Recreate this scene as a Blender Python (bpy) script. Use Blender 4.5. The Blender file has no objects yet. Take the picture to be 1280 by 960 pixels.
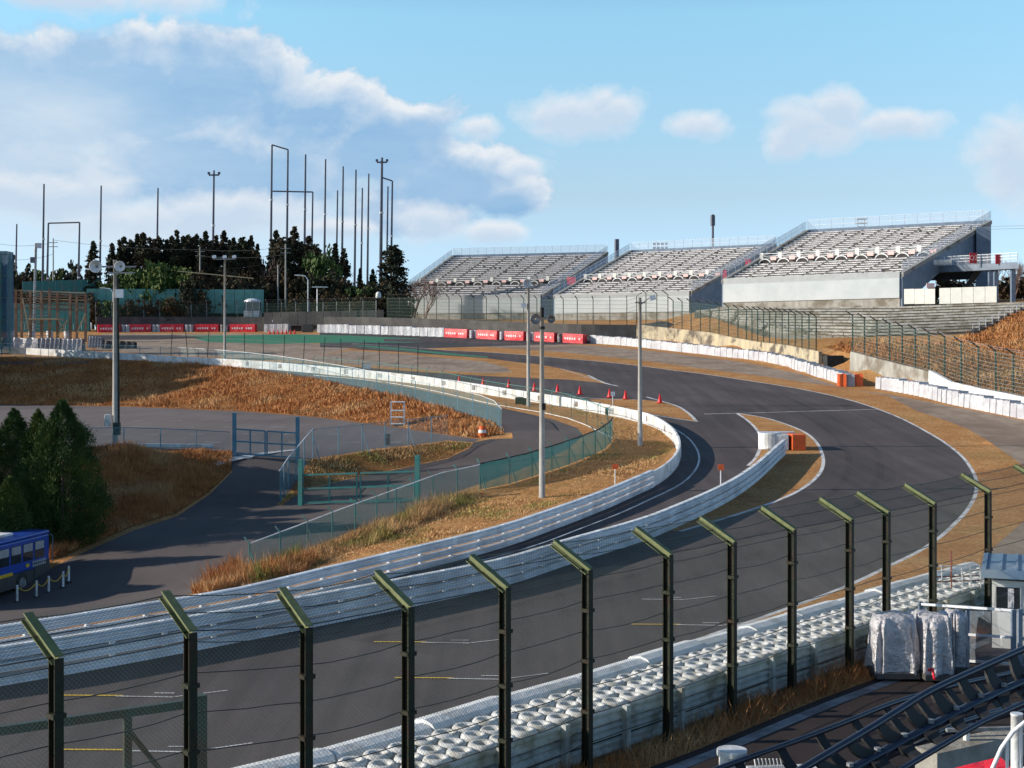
import bpy, math, random
import numpy as np
from mathutils import Vector
from mathutils.geometry import delaunay_2d_cdt
random.seed(7); rng = np.random.default_rng(11)
sc = bpy.context.scene
COL = sc.collection
F, CX, HY, CZ = 1700.0, 640.0, 440.0, 8.3
R_ = math.radians

# ---------------------------------------------------------------- materials
def new_mat(name):
    m = bpy.data.materials.new(name); m.use_nodes = True
    nt = m.node_tree
    return m, nt, nt.nodes['Principled BSDF'], nt.nodes['Material Output']

def ramp(nt, fac, stops):
    r = nt.nodes.new('ShaderNodeValToRGB')
    el = r.color_ramp.elements
    while len(el) < len(stops): el.new(0.5)
    for e, (p, c) in zip(el, stops):
        e.position = p; e.color = (c[0], c[1], c[2], 1)
    nt.links.new(fac, r.inputs[0]); return r

def noise(nt, scale, detail=5, rough=.55, stretch=None, dist=0):
    tc = nt.nodes.new('ShaderNodeNewGeometry')
    src = tc.outputs['Position']
    if stretch:
        mp = nt.nodes.new('ShaderNodeMapping'); mp.inputs['Scale'].default_value = stretch[:3]
        if len(stretch) > 3: mp.inputs['Rotation'].default_value[2] = stretch[3]
        nt.links.new(src, mp.inputs['Vector']); src = mp.outputs[0]
    n = nt.nodes.new('ShaderNodeTexNoise'); n.inputs['Scale'].default_value = scale
    n.inputs['Detail'].default_value = detail; n.inputs['Roughness'].default_value = rough
    n.inputs['Distortion'].default_value = dist
    nt.links.new(src, n.inputs['Vector']); return n.outputs['Fac']

def mixc(nt, fac, a, b, mode='MIX'):
    m = nt.nodes.new('ShaderNodeMix'); m.data_type = 'RGBA'; m.blend_type = mode
    for sock, v in ((m.inputs[0], fac), (m.inputs[6], a), (m.inputs[7], b)):
        if hasattr(v, 'is_linked'): nt.links.new(v, sock)
        elif isinstance(v, (int, float)): sock.default_value = v
        else: sock.default_value = (v[0], v[1], v[2], 1)
    return m.outputs[2]

def M_(name, c1, c2=None, rough=.7, scale=3, metal=0, bump=0, bscale=30, c3=None, sc3=.3, spec=.4, stretch=None, lo=.35, hi=.65):
    """two-tone noisy surface, third tone as larger stains"""
    m, nt, b, o = new_mat(name)
    c2 = c2 or tuple(x * .8 for x in c1)
    f = noise(nt, scale, stretch=stretch)
    col = ramp(nt, f, [(lo, c1), (hi, c2)]).outputs[0]
    if c3:
        g = noise(nt, sc3, 4, .6)
        rr = ramp(nt, g, [(.48, (0, 0, 0)), (.62, (1, 1, 1))]).outputs[0]
        col = mixc(nt, rr, col, c3)
    nt.links.new(col, b.inputs['Base Color'])
    b.inputs['Roughness'].default_value = rough; b.inputs['Metallic'].default_value = metal
    b.inputs['Specular IOR Level'].default_value = spec
    if bump:
        bn = nt.nodes.new('ShaderNodeBump'); bn.inputs['Strength'].default_value = bump
        bn.inputs['Distance'].default_value = .1
        nt.links.new(noise(nt, bscale, 4), bn.inputs['Height']); nt.links.new(bn.outputs[0], b.inputs['Normal'])
    return m

def net_mat(name, col, opacity):
    """fine netting seen from afar: threads cover only a share of the sheet"""
    m, nt, b, o = new_mat(name)
    b.inputs['Base Color'].default_value = (*col, 1); b.inputs['Roughness'].default_value = .6
    t = nt.nodes.new('ShaderNodeBsdfTransparent'); mx = nt.nodes.new('ShaderNodeMixShader')
    f = noise(nt, 1.5, 3)
    mr = nt.nodes.new('ShaderNodeMapRange'); mr.inputs[3].default_value = opacity * .7; mr.inputs[4].default_value = min(1, opacity * 1.3)
    nt.links.new(f, mr.inputs[0]); nt.links.new(mr.outputs[0], mx.inputs[0])
    nt.links.new(t.outputs[0], mx.inputs[1]); nt.links.new(b.outputs[0], mx.inputs[2])
    nt.links.new(mx.outputs[0], o.inputs[0]); return m

def grass_mat(name, a, b_, c, green, scale=1.0, bump=.8):
    m, nt, b, o = new_mat(name)
    f1 = noise(nt, .35 * scale, 6, .65); f2 = noise(nt, 5 * scale, 5, .7); f3 = noise(nt, .12 * scale, 4, .6)
    c1 = ramp(nt, f1, [(.3, a), (.5, b_), (.7, c)]).outputs[0]
    c1 = mixc(nt, ramp(nt, f3, [(.56, (0, 0, 0)), (.74, (.6, .6, .6))]).outputs[0], c1, green)
    c2 = ramp(nt, f2, [(.3, (.45, .45, .45)), (.7, (1.4, 1.4, 1.4))]).outputs[0]
    col = mixc(nt, 1.0, c1, c2, 'MULTIPLY')
    nt.links.new(col, b.inputs['Base Color']); b.inputs['Roughness'].default_value = .95
    b.inputs['Specular IOR Level'].default_value = .1
    bn = nt.nodes.new('ShaderNodeBump'); bn.inputs['Strength'].default_value = bump; bn.inputs['Distance'].default_value = .12
    nt.links.new(noise(nt, 9 * scale, 5, .75), bn.inputs['Height']); nt.links.new(bn.outputs[0], b.inputs['Normal'])
    return m

def asphalt_mat(name, base, streak=.12, patch=.25, along=0.9, crack=False):
    m, nt, b, o = new_mat(name)
    lo = tuple(x * (1 - patch) for x in base); hi = tuple(x * (1 + patch) for x in base)
    f1 = noise(nt, .09, 5, .6)
    c1 = ramp(nt, f1, [(.3, lo), (.7, hi)]).outputs[0]
    f2 = noise(nt, 1.0, 4, .55, stretch=(1.3, .05, .3, along))
    c2 = ramp(nt, f2, [(.35, (1 - streak,) * 3), (.65, (1 + streak,) * 3)]).outputs[0]
    f3 = noise(nt, 40, 3, .8)
    c3 = ramp(nt, f3, [(.3, (.75,) * 3), (.75, (1.3,) * 3)]).outputs[0]
    col = mixc(nt, 1.0, mixc(nt, 1.0, c1, c2, 'MULTIPLY'), c3, 'MULTIPLY')
    nt.links.new(col, b.inputs['Base Color']); b.inputs['Roughness'].default_value = .85
    b.inputs['Specular IOR Level'].default_value = .25
    bn = nt.nodes.new('ShaderNodeBump'); bn.inputs['Strength'].default_value = .3; bn.inputs['Distance'].default_value = .02
    nt.links.new(noise(nt, 60, 3, .7), bn.inputs['Height']); nt.links.new(bn.outputs[0], b.inputs['Normal'])
    return m

# ---------------------------------------------------------------- terrain height
RT = np.array([(-400, 0), (50, 0), (60, .15), (74, .6), (85, 1.1), (95, 1.8), (110, 3.0), (130, 4.45), (148, 5.7), (170, 7.3),
               (200, 9.5), (230, 11.6), (260, 12.6), (300, 13), (2000, 13)])
def RZ(Y): return np.interp(Y, RT[:, 0], RT[:, 1])
def W3(px, py, d): return ((px - CX) / F * d, d, CZ - (py - HY) / F * d)
GX0, GX1, GY0, GY1 = -160, 170, 2, 330
NX, NY = GX1 - GX0 + 1, GY1 - GY0 + 1
RES = np.zeros((NY, NX))
def ZF(X, Y):
    X = np.asarray(X, float); Y = np.asarray(Y, float)
    x = np.clip(X, GX0, GX1 - 1e-4) - GX0; y = np.clip(Y, GY0, GY1 - 1e-4) - GY0
    i = x.astype(int); j = y.astype(int); u = x - i; v = y - j
    r = (RES[j, i] * (1 - u) * (1 - v) + RES[j, i + 1] * u * (1 - v) + RES[j + 1, i] * (1 - u) * v + RES[j + 1, i + 1] * u * v)
    return RZ(Y) + r
def G(px, py, h=0.0, dmin=12):
    d = np.arange(dmin, 420, .2)
    X = (px - CX) / F * d; z = CZ - (py - HY) / F * d
    s = z - ZF(X, d) - h
    k = np.argmax(s <= 0)
    if s[k] > 0: k = len(d) - 1
    if k == 0: return (X[0], d[0])
    a = s[k - 1] / (s[k - 1] - s[k] + 1e-9); dd = d[k - 1] + a * .2
    return ((px - CX) / F * dd, dd)
def GL(pts, h=0.0): return [G(p[0], p[1], h) for p in pts]

RAIL_L = [(-260, 822), (-100, 798), (0, 782), (160, 757), (300, 734), (411, 708), (522, 682), (620, 658), (677, 640), (740, 618), (790, 598),
          (825, 582), (843, 567), (849, 554), (846, 542), (835, 530), (810, 517), (770, 508), (735, 501.5), (677, 492), (635, 486), (560, 474.5), (500, 467),
          (400, 457.5), (310, 450.5), (212, 445), (100, 438.5), (0, 433)]
RAIL_M = [(-200, 833), (0, 807), (160, 782), (320, 755), (475, 727), (620, 699), (700, 676), (793, 650), (850, 629), (900, 607), (940, 583), (965, 562), (980, 549)]
BLK_A = [(735, 428.5), (780, 432), (830, 437.5), (880, 443), (930, 448.5), (960, 453), (985, 459), (1010, 467), (1035, 475), (1058, 482)]
BLK_B = [(1105, 485), (1135, 490), (1172, 497.5), (1197, 504), (1230, 511), (1280, 521), (1400, 548)]
BAR_F = [(122, 415.5), (200, 415), (320, 415), (420, 416), (555, 421), (640, 425), (735, 429.5)]
ctrl = []
def cl(*pts): ctrl.append([W3(*p) for p in pts])
def cz(pts, h=0.0, dz=0.0):
    q = []
    for p in pts:
        x, y = G(p[0], p[1], h); q.append((x, y, float(RZ(y)) + dz))
    ctrl.append(q)
cl((-1200, 505, 155), (0, 505, 155), (150, 507, 150), (300, 513, 138), (400, 521, 124), (500, 534, 112), (600, 547, 102), (632, 543, 101))
cl((-1200, 447, 172), (0, 447, 172), (200, 452, 166), (300, 460, 157), (400, 475, 142), (500, 497, 124), (600, 523, 108), (628, 535, 103.5))
cl((-1200, 562, 86), (130, 562, 86), (290, 567, 88), (372, 574, 88.5), (390, 573, 89), (470, 562, 93), (520, 556, 96), (560, 551, 97.5), (590, 553, 97))
cl((-1200, 700, 66), (60, 700, 66), (110, 678, 70), (165, 657, 74), (220, 641, 77), (260, 615, 82), (288, 585, 86))
cl((-1200, 752, 61), (0, 752, 61), (150, 745, 60), (250, 735, 60))
cl((312, 722, 60), (400, 685, 65), (470, 657, 70), (552, 624, 77), (635, 607, 80), (695, 587, 84), (725, 576, 87), (757, 560, 92), (766, 548, 96))
cl((352, 632, 78.5), (380, 612, 84), (440, 597, 88), (500, 585, 91.5), (560, 572, 95), (585, 560, 97))
cz(RAIL_L[:16], 1.1); cz(RAIL_M, 1.1)
cz([(722, 537), (765, 520), (640, 500), (500, 475), (350, 455), (150, 445), (0, 438), (-1200, 437)])
cz(BAR_F); cz(BLK_A); cz(BLK_B)
cz([(900, 470), (1000, 500), (1100, 520), (1200, 560), (1280, 620), (1400, 760)])
ctrl.append([(-160, 2, 0), (170, 2, 0)]); ctrl.append([(-160, 50, -2.5), (-40, 50, -2.5)]); ctrl.append([(-160, 230, 11.6), (-160, 330, 13), (-60, 330, 13), (-40, 285, 13.2)])
ctrl.append([(60, 40, 0), (60, 90, 1.5), (60, 120, 3.7)]); ctrl.append([(170, 40, 0), (170, 90, 1.5), (170, 120, 3.7)])
# walls on the right: wall foot keeps the ramp, ground behind is at wall-top height

for W_ in ([(797, 406, 204), (887, 416, 189), (932, 425, 181), (985, 432, 165), (1025, 440, 154.5)], [(1064, 440, 148), (1110, 452, 140.5), (1162, 465, 132.5), (1230, 487, 124.5), (1280, 497, 118.5), (1400, 520, 110)]):
    q_ = [W3(*p) for p in W_]; ctrl.append([(p[0] - .2, p[1] - .3, float(RZ(p[1] - .3))) for p in q_]); ctrl.append([(p[0] + .8, p[1] + 3.2, p[2]) for p in q_])
cl((985, 421, 168), (1075, 423, 161), (1180, 424, 156), (1215, 415, 160))
cl((1100, 432, 150), (1200, 432, 147), (1280, 442, 142))
cl((1215, 415, 160), (1235, 404, 164), (1280, 387, 168), (1400, 370, 172))
cl((880, 388, 203), (905, 386, 201), (1125, 386, 186), (1290, 381, 173), (1500, 375, 170))
cl((480, 400, 280), (675, 400, 268), (860, 400, 240)); cl((905, 382, 215), (1125, 380, 205), (1290, 374, 195), (1500, 372, 190))
ctrl.append([(-30, 320, 16), (60, 320, 16), (170, 320, 16)])

def build_res():
    pts, edges = [], []
    for line in ctrl:
        prev = None
        for k, p in enumerate(line):
            if prev is not None:
                n = max(1, int(math.hypot(p[0] - prev[0], p[1] - prev[1]) / 5))
                for i in range(1, n + 1):
                    t = i / n
                    q = tuple(prev[a] + (p[a] - prev[a]) * t for a in range(3))
                    pts.append(q)
            else: pts.append(p)
            prev = p
    pts += [(-160, y, -2.5) for y in ()]
    pts += [(170, 330, 16), (-160, 330, 13)]
    P2 = [Vector((p[0], p[1])) for p in pts]
    res = [p[2] - float(RZ(p[1])) for p in pts]
    v, e, f, ov, oe, of = delaunay_2d_cdt(P2, [], [], 0, 1e-4, True)
    vr = [np.mean([res[i] for i in o]) for o in ov]
    A = np.full((NY, NX), np.nan)
    for t in f:
        (x0, y0), (x1, y1), (x2, y2) = [v[i] for i in t]; r0, r1, r2 = [vr[i] for i in t]
        i0, i1 = max(0, math.ceil(min(x0, x1, x2) - GX0)), min(NX - 1, math.floor(max(x0, x1, x2) - GX0))
        j0, j1 = max(0, math.ceil(min(y0, y1, y2) - GY0)), min(NY - 1, math.floor(max(y0, y1, y2) - GY0))
        if i1 < i0 or j1 < j0: continue
        xx, yy = np.meshgrid(np.arange(i0, i1 + 1) + GX0, np.arange(j0, j1 + 1) + GY0)
        den = (y1 - y2) * (x0 - x2) + (x2 - x1) * (y0 - y2)
        if abs(den) < 1e-9: continue
        a = ((y1 - y2) * (xx - x2) + (x2 - x1) * (yy - y2)) / den
        b = ((y2 - y0) * (xx - x2) + (x0 - x2) * (yy - y2)) / den
        c = 1 - a - b
        m = (a > -1e-6) & (b > -1e-6) & (c > -1e-6)
        sub = A[j0:j1 + 1, i0:i1 + 1]; sub[m] = (a * r0 + b * r1 + c * r2)[m]
    A = np.nan_to_num(A)
    for _ in range(2):
        for ax in (0, 1):
            B = A.copy()
            sl = [slice(None)] * 2; s1 = sl.copy(); s2 = sl.copy(); s0 = sl.copy()
            s1[ax] = slice(0, -2); s2[ax] = slice(2, None); s0[ax] = slice(1, -1)
            B[tuple(s0)] = (A[tuple(s1)] + 2 * A[tuple(s0)] + A[tuple(s2)]) / 4
            A = B
    return A
RES = build_res()

# ---------------------------------------------------------------- region outlines
def smooth(pts, closed=False, step=1.6):
    """Catmull-Rom through points, resampled"""
    P = [np.array(p[:2], float) for p in pts]; n = len(P); out = []
    rngk = range(n if closed else n - 1)
    for k in rngk:
        if closed: p0, p1, p2, p3 = P[k - 1], P[k], P[(k + 1) % n], P[(k + 2) % n]
        else: p0, p1, p2, p3 = P[max(k - 1, 0)], P[k], P[k + 1], P[min(k + 2, n - 1)]
        m = max(1, int(np.linalg.norm(p2 - p1) / step))
        l = np.linalg.norm(p2 - p1) + 1e-6
        t1 = (p2 - p0) / (np.linalg.norm(p2 - p1) + np.linalg.norm(p1 - p0) + 1e-6) * l if np.linalg.norm(p1 - p0) > 1e-6 else (p2 - p1)
        t2 = (p3 - p1) / (np.linalg.norm(p3 - p2) + np.linalg.norm(p2 - p1) + 1e-6) * l if np.linalg.norm(p3 - p2) > 1e-6 else (p2 - p1)
        for i in range(m):
            t = i / m; a = 2 * t**3 - 3 * t**2 + 1; b = t**3 - 2 * t**2 + t; c = -2 * t**3 + 3 * t**2; d = t**3 - t**2
            q = a * p1 + b * t1 + c * p2 + d * t2; out.append((q[0], q[1]))
    if not closed: out.append(tuple(P[-1]))
    return out
def resample(pts, step=2.5):
    out = []
    for a, b in zip(pts, pts[1:] + pts[:1]):
        n = max(1, int(math.dist(a, b) / step))
        out += [(a[0] + (b[0] - a[0]) * i / n, a[1] + (b[1] - a[1]) * i / n) for i in range(n)]
    return out
def normals(path):
    P = np.array(path); T = np.gradient(P, axis=0); T /= np.linalg.norm(T, axis=1)[:, None] + 1e-9
    return P, T, np.stack([T[:, 1], -T[:, 0]], 1)     # right-hand normal
def offset(path, d):
    P, T, N = normals(path); Q = P + N * d; return [tuple(q) for q in Q]
def strip(path, w, off=0):
    return offset(path, off - w / 2) + offset(path, off + w / 2)[::-1]
def spaced(path, step, start=0.0):
    """points every `step` metres with direction"""
    P = np.array(path); seg = np.linalg.norm(np.diff(P, axis=0), axis=1); s = np.concatenate([[0], np.cumsum(seg)])
    out = []
    t = start
    while t <= s[-1] + 1e-6:
        x = np.interp(t, s, P[:, 0]); y = np.interp(t, s, P[:, 1])
        x2 = np.interp(min(t + .4, s[-1]), s, P[:, 0]); y2 = np.interp(min(t + .4, s[-1]), s, P[:, 1])
        x1 = np.interp(max(t - .4, 0), s, P[:, 0]); y1 = np.interp(max(t - .4, 0), s, P[:, 1])
        out.append((float(x), float(y), math.atan2(y2 - y1, x2 - x1))); t += step
    return out
def plen(path): return float(np.sum(np.linalg.norm(np.diff(np.array(path), axis=0), axis=1)))

railL = smooth([G(p[0], p[1], .95 if i < 12 else .95 - .1 * min(1, (i - 12) / 4)) for i, p in enumerate(RAIL_L)]); railM = smooth(GL(RAIL_M, .98))
# catch fence in front: foot of each post from its bend
FP_px = [(70, 822), (238, 790), (383, 783.5), (510, 758), (631, 734), (734, 712), (835, 693), (915, 677), (990, 662), (1062, 649), (1108, 640), (1166, 629), (1235, 614), (1300, 601)]
FP_d = [19.0, 20.7, 21.7, 23.1, 24.9, 26.9, 28.9, 30.9, 33, 35.1, 36.8, 39, 42, 45.2]
FPOST = [((x - CX) / F * d, d, CZ - (y - HY) / F * d) for (x, y), d in zip(FP_px, FP_d)]
fl = [(-10.5, 14.8)] + [(p[0], p[1]) for p in FPOST[:1] + FPOST[2:]] + [(20.5, 48.8), (23.5, 53)]
fenceline = smooth(fl, step=1.0)

OUT = [(700, 852), (830, 813), (920, 783), (980, 762), (1062, 731), (1110, 708), (1157, 684), (1200, 648), (1216, 626), (1221, 606), (1217, 591), (1205, 573), (1185, 556),
       (1160, 540.5), (1135, 527), (1110, 516), (1085, 507), (1060, 499.5), (1022, 490.5), (985, 483.5), (960, 479.5), (880, 467.5), (835, 462), (800, 457.3), (760, 452.8),
       (710, 448.5), (660, 444), (610, 440.3), (560, 438), (500, 433), (440, 429.5)]
outL = smooth(GL(OUT))
INN = [(398, 429), (440, 432.2), (500, 437.5), (560, 443.5), (610, 447), (660, 453.5), (700, 460.5), (735, 469), (757, 479), (772, 482)]
ISL = [(921, 516.5), (942, 519.5), (965, 524.5), (990, 533), (1008, 541.5), (1019, 551), (1026, 562), (1029, 580), (1020, 597), (997, 614), (960, 630), (905, 648), (850, 664)]
islR = smooth(GL(ISL), step=.8)
islL = smooth(GL([(921, 516.5), (935, 526), (946, 537), (951, 549), (950, 560), (944, 573), (935, 582)]), step=.8)
W1T = [(440, 436.5), (500, 440), (560, 444.5), (610, 448), (660, 454.5), (700, 461.5), (735, 470), (757, 479)]
W1B = [(710, 474.5), (660, 472.5), (610, 470), (560, 467), (500, 463), (430, 457.5), (350, 452)]
T2P = [(733, 499.5), (757, 498.5), (790, 499), (830, 502), (845, 508), (860, 516), (871, 527), (835, 520.5), (785, 512)]
REG = []           # (material key, polygon in XY)
def reg(key, px=None, xy=None): REG.append((key, resample(GL(px)) if px else resample(list(xy))))
# bank and verge vegetation grounds
reg('bank_grass', [(-600, 446.5), (0, 446.5), (200, 451), (300, 459), (400, 474), (500, 495), (600, 521), (640, 536), (640, 544), (600, 548), (500, 535), (400, 522), (300, 514), (150, 508), (0, 506), (-600, 506)])
reg('bank_grass', [(-600, 560), (130, 560), (292, 565), (290, 588), (260, 616), (220, 642), (165, 659), (110, 682), (60, 705), (-600, 706)])
reg('bank_grass', [(1030, 434), (1070, 426), (1180, 428), (1212, 415), (1235, 403), (1280, 386), (1500, 368), (1500, 520), (1280, 499), (1162, 468), (1064, 443)])
reg('gravel', [(128, 417.5), (330, 417), (420, 418), (530, 422), (600, 427), (735, 431.5), (830, 440.5), (930, 453), (1000, 467), (1060, 487), (1105, 492), (1200, 510), (1280, 526), (1500, 572), (1560, 760), (1330, 770), (1225, 705),
               (1238, 688), (1258, 670), (1282, 650), (1302, 620), (1300, 600), (1282, 584), (1260, 568), (1235, 551), (1210, 536), (1172, 522), (1147, 514), (1110, 495), (1040, 483), (960, 471), (880, 461), (800, 450), (700, 440), (600, 433), (500, 428), (400, 426), (240, 424), (128, 428)])
reg('gravel', [(128, 426), (270, 424), (400, 430), (440, 437), (500, 441.5), (560, 447), (600, 450), (628, 457), (648, 463), (640, 469), (600, 467), (560, 464), (500, 460), (430, 455), (350, 449.5), (213, 443.5), (120, 437)])
reg('asphalt_dark', [(400, 404), (600, 403), (797, 405.5), (845, 406), (862, 391), (676, 392.5), (497, 392.5), (400, 396)])
reg('green', [(225, 419.5), (300, 419), (370, 418), (440, 419.5), (520, 423), (560, 427), (500, 428.5), (440, 428), (340, 430), (262, 427.5)])
reg('asphalt', [(480, 423.5), (560, 424), (700, 431), (640, 430.5), (560, 428), (480, 427)])
reg('asphalt_dark', [(110, 419), (225, 419), (262, 422), (200, 424.5), (120, 425)])
# main track incl. the pit exit, out to the barrier in front
trk = outL[::-1] + [(fenceline[i][0], fenceline[i][1]) for i in range(len(fenceline) // 2, -1, -1)][0:0]
capL = offset(fenceline, -0.9)
capk = [p for p in capL if p[1] < 36]
_t = G(400, 457.5, .85); _k = min(range(len(railL)), key=lambda i: math.dist(railL[i], _t))
trackpoly = outL + smooth(GL(INN)) + smooth(GL([(757, 479), (710, 474.5), (660, 472.5), (610, 470), (560, 467), (500, 463), (430, 457.5), (350, 452)]))[1:] + railL[:_k + 1][::-1] + [(-30, 28), (-25, 14)] + capk
reg('asphalt', xy=trackpoly)
_m = [p for p in outL if p[1] > 34]
for _o, _w, _k in ((-6.2, 4.6, 'asphalt_a'), (-6.0, 3.0, 'asphalt_b'), (-5.4, .5, 'asphalt_c'), (-7.3, .45, 'asphalt_c')): REG.append((_k, strip(smooth(offset(_m, _o)[::6], step=2), _w)))
reg('service', [(-120, 452), (213, 452.5), (300, 455), (380, 465), (455, 475), (517, 486), (600, 504), (640, 513), (690, 524), (722, 535), (730, 545), (712, 560), (650, 587), (555, 620), (470, 652), (400, 680), (330, 705), (300, 722), (240, 742), (180, 760), (60, 790), (-300, 800), (-700, 800), (-700, 735), (0, 735), (60, 712), (110, 688), (165, 664), (222, 645), (262, 618), (290, 590), (290, 567), (372, 573), (386, 576), (352, 632), (380, 613), (440, 598), (500, 586), (560, 573), (587, 560), (592, 553), (632, 545), (600, 523), (500, 496.5), (400, 474.5), (300, 459.5), (200, 451.5), (-120, 447)])
reg('lot', [(-600, 506), (0, 506), (150, 508), (300, 514), (400, 522), (500, 535), (600, 549), (592, 553), (560, 550.5), (470, 561), (420, 569), (388, 574), (372, 573), (290, 565.5), (130, 560), (-600, 560)])
reg('bank_grass', [(387, 575), (420, 571), (470, 563), (520, 557), (560, 552), (588, 554), (584, 559), (560, 572), (500, 585), (440, 597), (380, 612), (352, 632), (346, 631), (372, 600)])
reg('dry_grass', [(620, 541), (640, 541), (641, 548), (610, 549)])
reg('dry_grass', W1T + W1B); REG.append(('gravel', resample(GL([(440, 438.5), (500, 442), (560, 448), (605, 452), (632, 459), (640, 465), (610, 466.5), (560, 464), (500, 460), (430, 455), (350, 450)]))))
reg('dry_grass', T2P)
k = [p for p in railM if p[1] > min(islR[-1][1], 60) and p[1] < islL[-1][1]]
reg('dry_grass', xy=islR + k + islL[::-1][:-1])
reg('green', [(455, 431.7), (500, 435), (560, 441.2), (610, 445.8), (610, 447), (560, 443.5), (500, 437.5), (440, 432.2)])
# service lane in front of the fence
lane_in = offset(fenceline, .75)
reg('lane', xy=lane_in + [(45, 60), (45, 2), (-8, 2)])
reg('concrete', xy=strip([p for p in offset(fenceline, 1.15)], .32))
# painted lines
def line(px=None, xy=None, w=.15, key='white', off=0):
    p = smooth(GL(px), step=1.2) if px else xy
    REG.append((key, strip(p, w, off)))
REG.append(('white', strip(outL, .2)))
REG.append(('white', strip(islR, .22))); REG.append(('white', strip(islL, .22)))
line(xy=smooth(GL([(1096, 511.5), (1010, 514), (922, 516.5), (880, 517.5)])), w=.16)
line([(735, 469), (757, 479), (772, 482.5)], w=.3)
line([(808, 496), (845, 507), (860, 516), (871, 527)], w=.25); line([(660, 491), (735, 497.5), (808, 500)], w=.18)
line([(871, 527), (835, 521.5), (785, 513), (745, 505.5)], w=.15)
line(xy=offset(railL, 1.3)[:-60], w=.13)
line([(700, 460.5), (757, 478.5)], w=.12)
# ---------------------------------------------------------------- ground mesh, split by surface
MAT = {
 'dry_grass': grass_mat('dry_grass', (.40, .18, .07), (.47, .24, .095), (.52, .31, .14), (.22, .17, .055)),
 'bank_grass': grass_mat('bank_soil', (.20, .085, .03), (.28, .12, .04), (.33, .16, .06), (.12, .07, .03)),
 'gravel': M_('gravel', (.25, .185, .14), (.34, .265, .205), .95, 1.2, bump=.6, bscale=14, c3=(.21, .15, .11), sc3=.15, stretch=(1, .3, 1)),
 'green': M_('green_paint', (.015, .16, .085), (.03, .21, .12), .8, 2, c3=(.05, .15, .09), sc3=.5),
 'asphalt': asphalt_mat('track_asphalt', (.080, .066, .067), .18, .3),
 'asphalt_a': asphalt_mat('worn_asphalt', (.075, .062, .063)), 'asphalt_b': asphalt_mat('rubbered_asphalt', (.069, .057, .058)), 'asphalt_c': asphalt_mat('tyre_marked_asphalt', (.062, .051, .052), .25),
 'asphalt_dark': asphalt_mat('old_asphalt', (.05, .047, .05)),
 'service': asphalt_mat('service_asphalt', (.10, .083, .080), .05, .3),
 'lot': asphalt_mat('lot_asphalt', (.14, .118, .115), .08, .2),
 'lane': asphalt_mat('lane_paving', (.038, .028, .027), .1, .3),
 'concrete': M_('edge_concrete', (.3, .3, .31), (.22, .22, .22), .85, 4, c3=(.16, .15, .15), sc3=1),
 'white': M_('line_paint', (.72, .72, .72), (.5, .5, .5), .6, 5, c3=(.35, .34, .34), sc3=.7),
}
NAMES = {'dry_grass': 'dry_grass_verge', 'bank_grass': 'grass_bank', 'gravel': 'gravel_run_off', 'green': 'painted_run_off', 'asphalt': 'race_track', 'asphalt_a': asphalt_mat('worn_asphalt', (.075, .062, .063)), 'asphalt_b': asphalt_mat('rubbered_asphalt', (.069, .057, .058)), 'asphalt_c': asphalt_mat('tyre_marked_asphalt', (.062, .051, .052), .25),
 'asphalt_dark': 'old_asphalt', 'asphalt_a': 'worn_track_band', 'asphalt_b': 'racing_line', 'asphalt_c': 'tyre_marks',
         'service': 'service_road', 'lot': 'car_park', 'lane': 'trackside_lane', 'concrete': 'concrete_strip', 'white': 'painted_line'}
def in_poly(X, Y, poly):
    P = np.array(poly); inside = np.zeros(len(X), bool)
    bb = (X >= P[:, 0].min()) & (X <= P[:, 0].max()) & (Y >= P[:, 1].min()) & (Y <= P[:, 1].max())
    idx = np.nonzero(bb)[0]
    if len(idx) == 0: return inside
    x, y = X[idx], Y[idx]; r = np.zeros(len(idx), bool)
    x1, y1 = P[:, 0], P[:, 1]; x2, y2 = np.roll(x1, -1), np.roll(y1, -1)
    for a, b, c, d in zip(x1, y1, x2, y2):
        if b == d: continue
        r ^= ((b > y) != (d > y)) & (x < (c - a) * (y - b) / (d - b) + a)
    inside[idx] = r; return inside
vin, ein = [], []
for key, poly in REG:
    k0 = len(vin); n = len(poly)
    vin += [Vector(p) for p in poly]; ein += [(k0 + i, k0 + (i + 1) % n) for i in range(n)]
gx = np.arange(-90, 92, 2.0); gy = np.arange(8, 262, 2.0)
for j, y in enumerate(gy):
    for x in gx:
        if abs(x) < 30 + .6 * y: vin.append(Vector((x + (1.0 if j % 2 else 0) + random.uniform(-.3, .3), y + random.uniform(-.3, .3))))
for x in range(-160, 175, 8):
    for y in range(-40, 335, 8):
        if not (abs(x) < 30 + .6 * y and abs(x) < 90 and 8 < y < 260): vin.append(Vector((x + .13, y + .17)))
for x in list(range(-1500, -160, 100)) + list(range(-160, 170, 40)) + list(range(190, 1600, 100)):
    for y in list(range(-300, -40, 80)) + list(range(-40, 340, 40)) + list(range(360, 1700, 120)):
        if x < -160 or x > 175 or y < -40 or y > 335: vin.append(Vector((x + .3, y + .7)))
vo, eo, fo, _, _, _ = delaunay_2d_cdt(vin, ein, [], 0, 1e-3, False)
V = np.array([(v[0], v[1]) for v in vo]); TRI = np.array([f for f in fo if len(f) == 3])
VZ = ZF(V[:, 0], V[:, 1])
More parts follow.
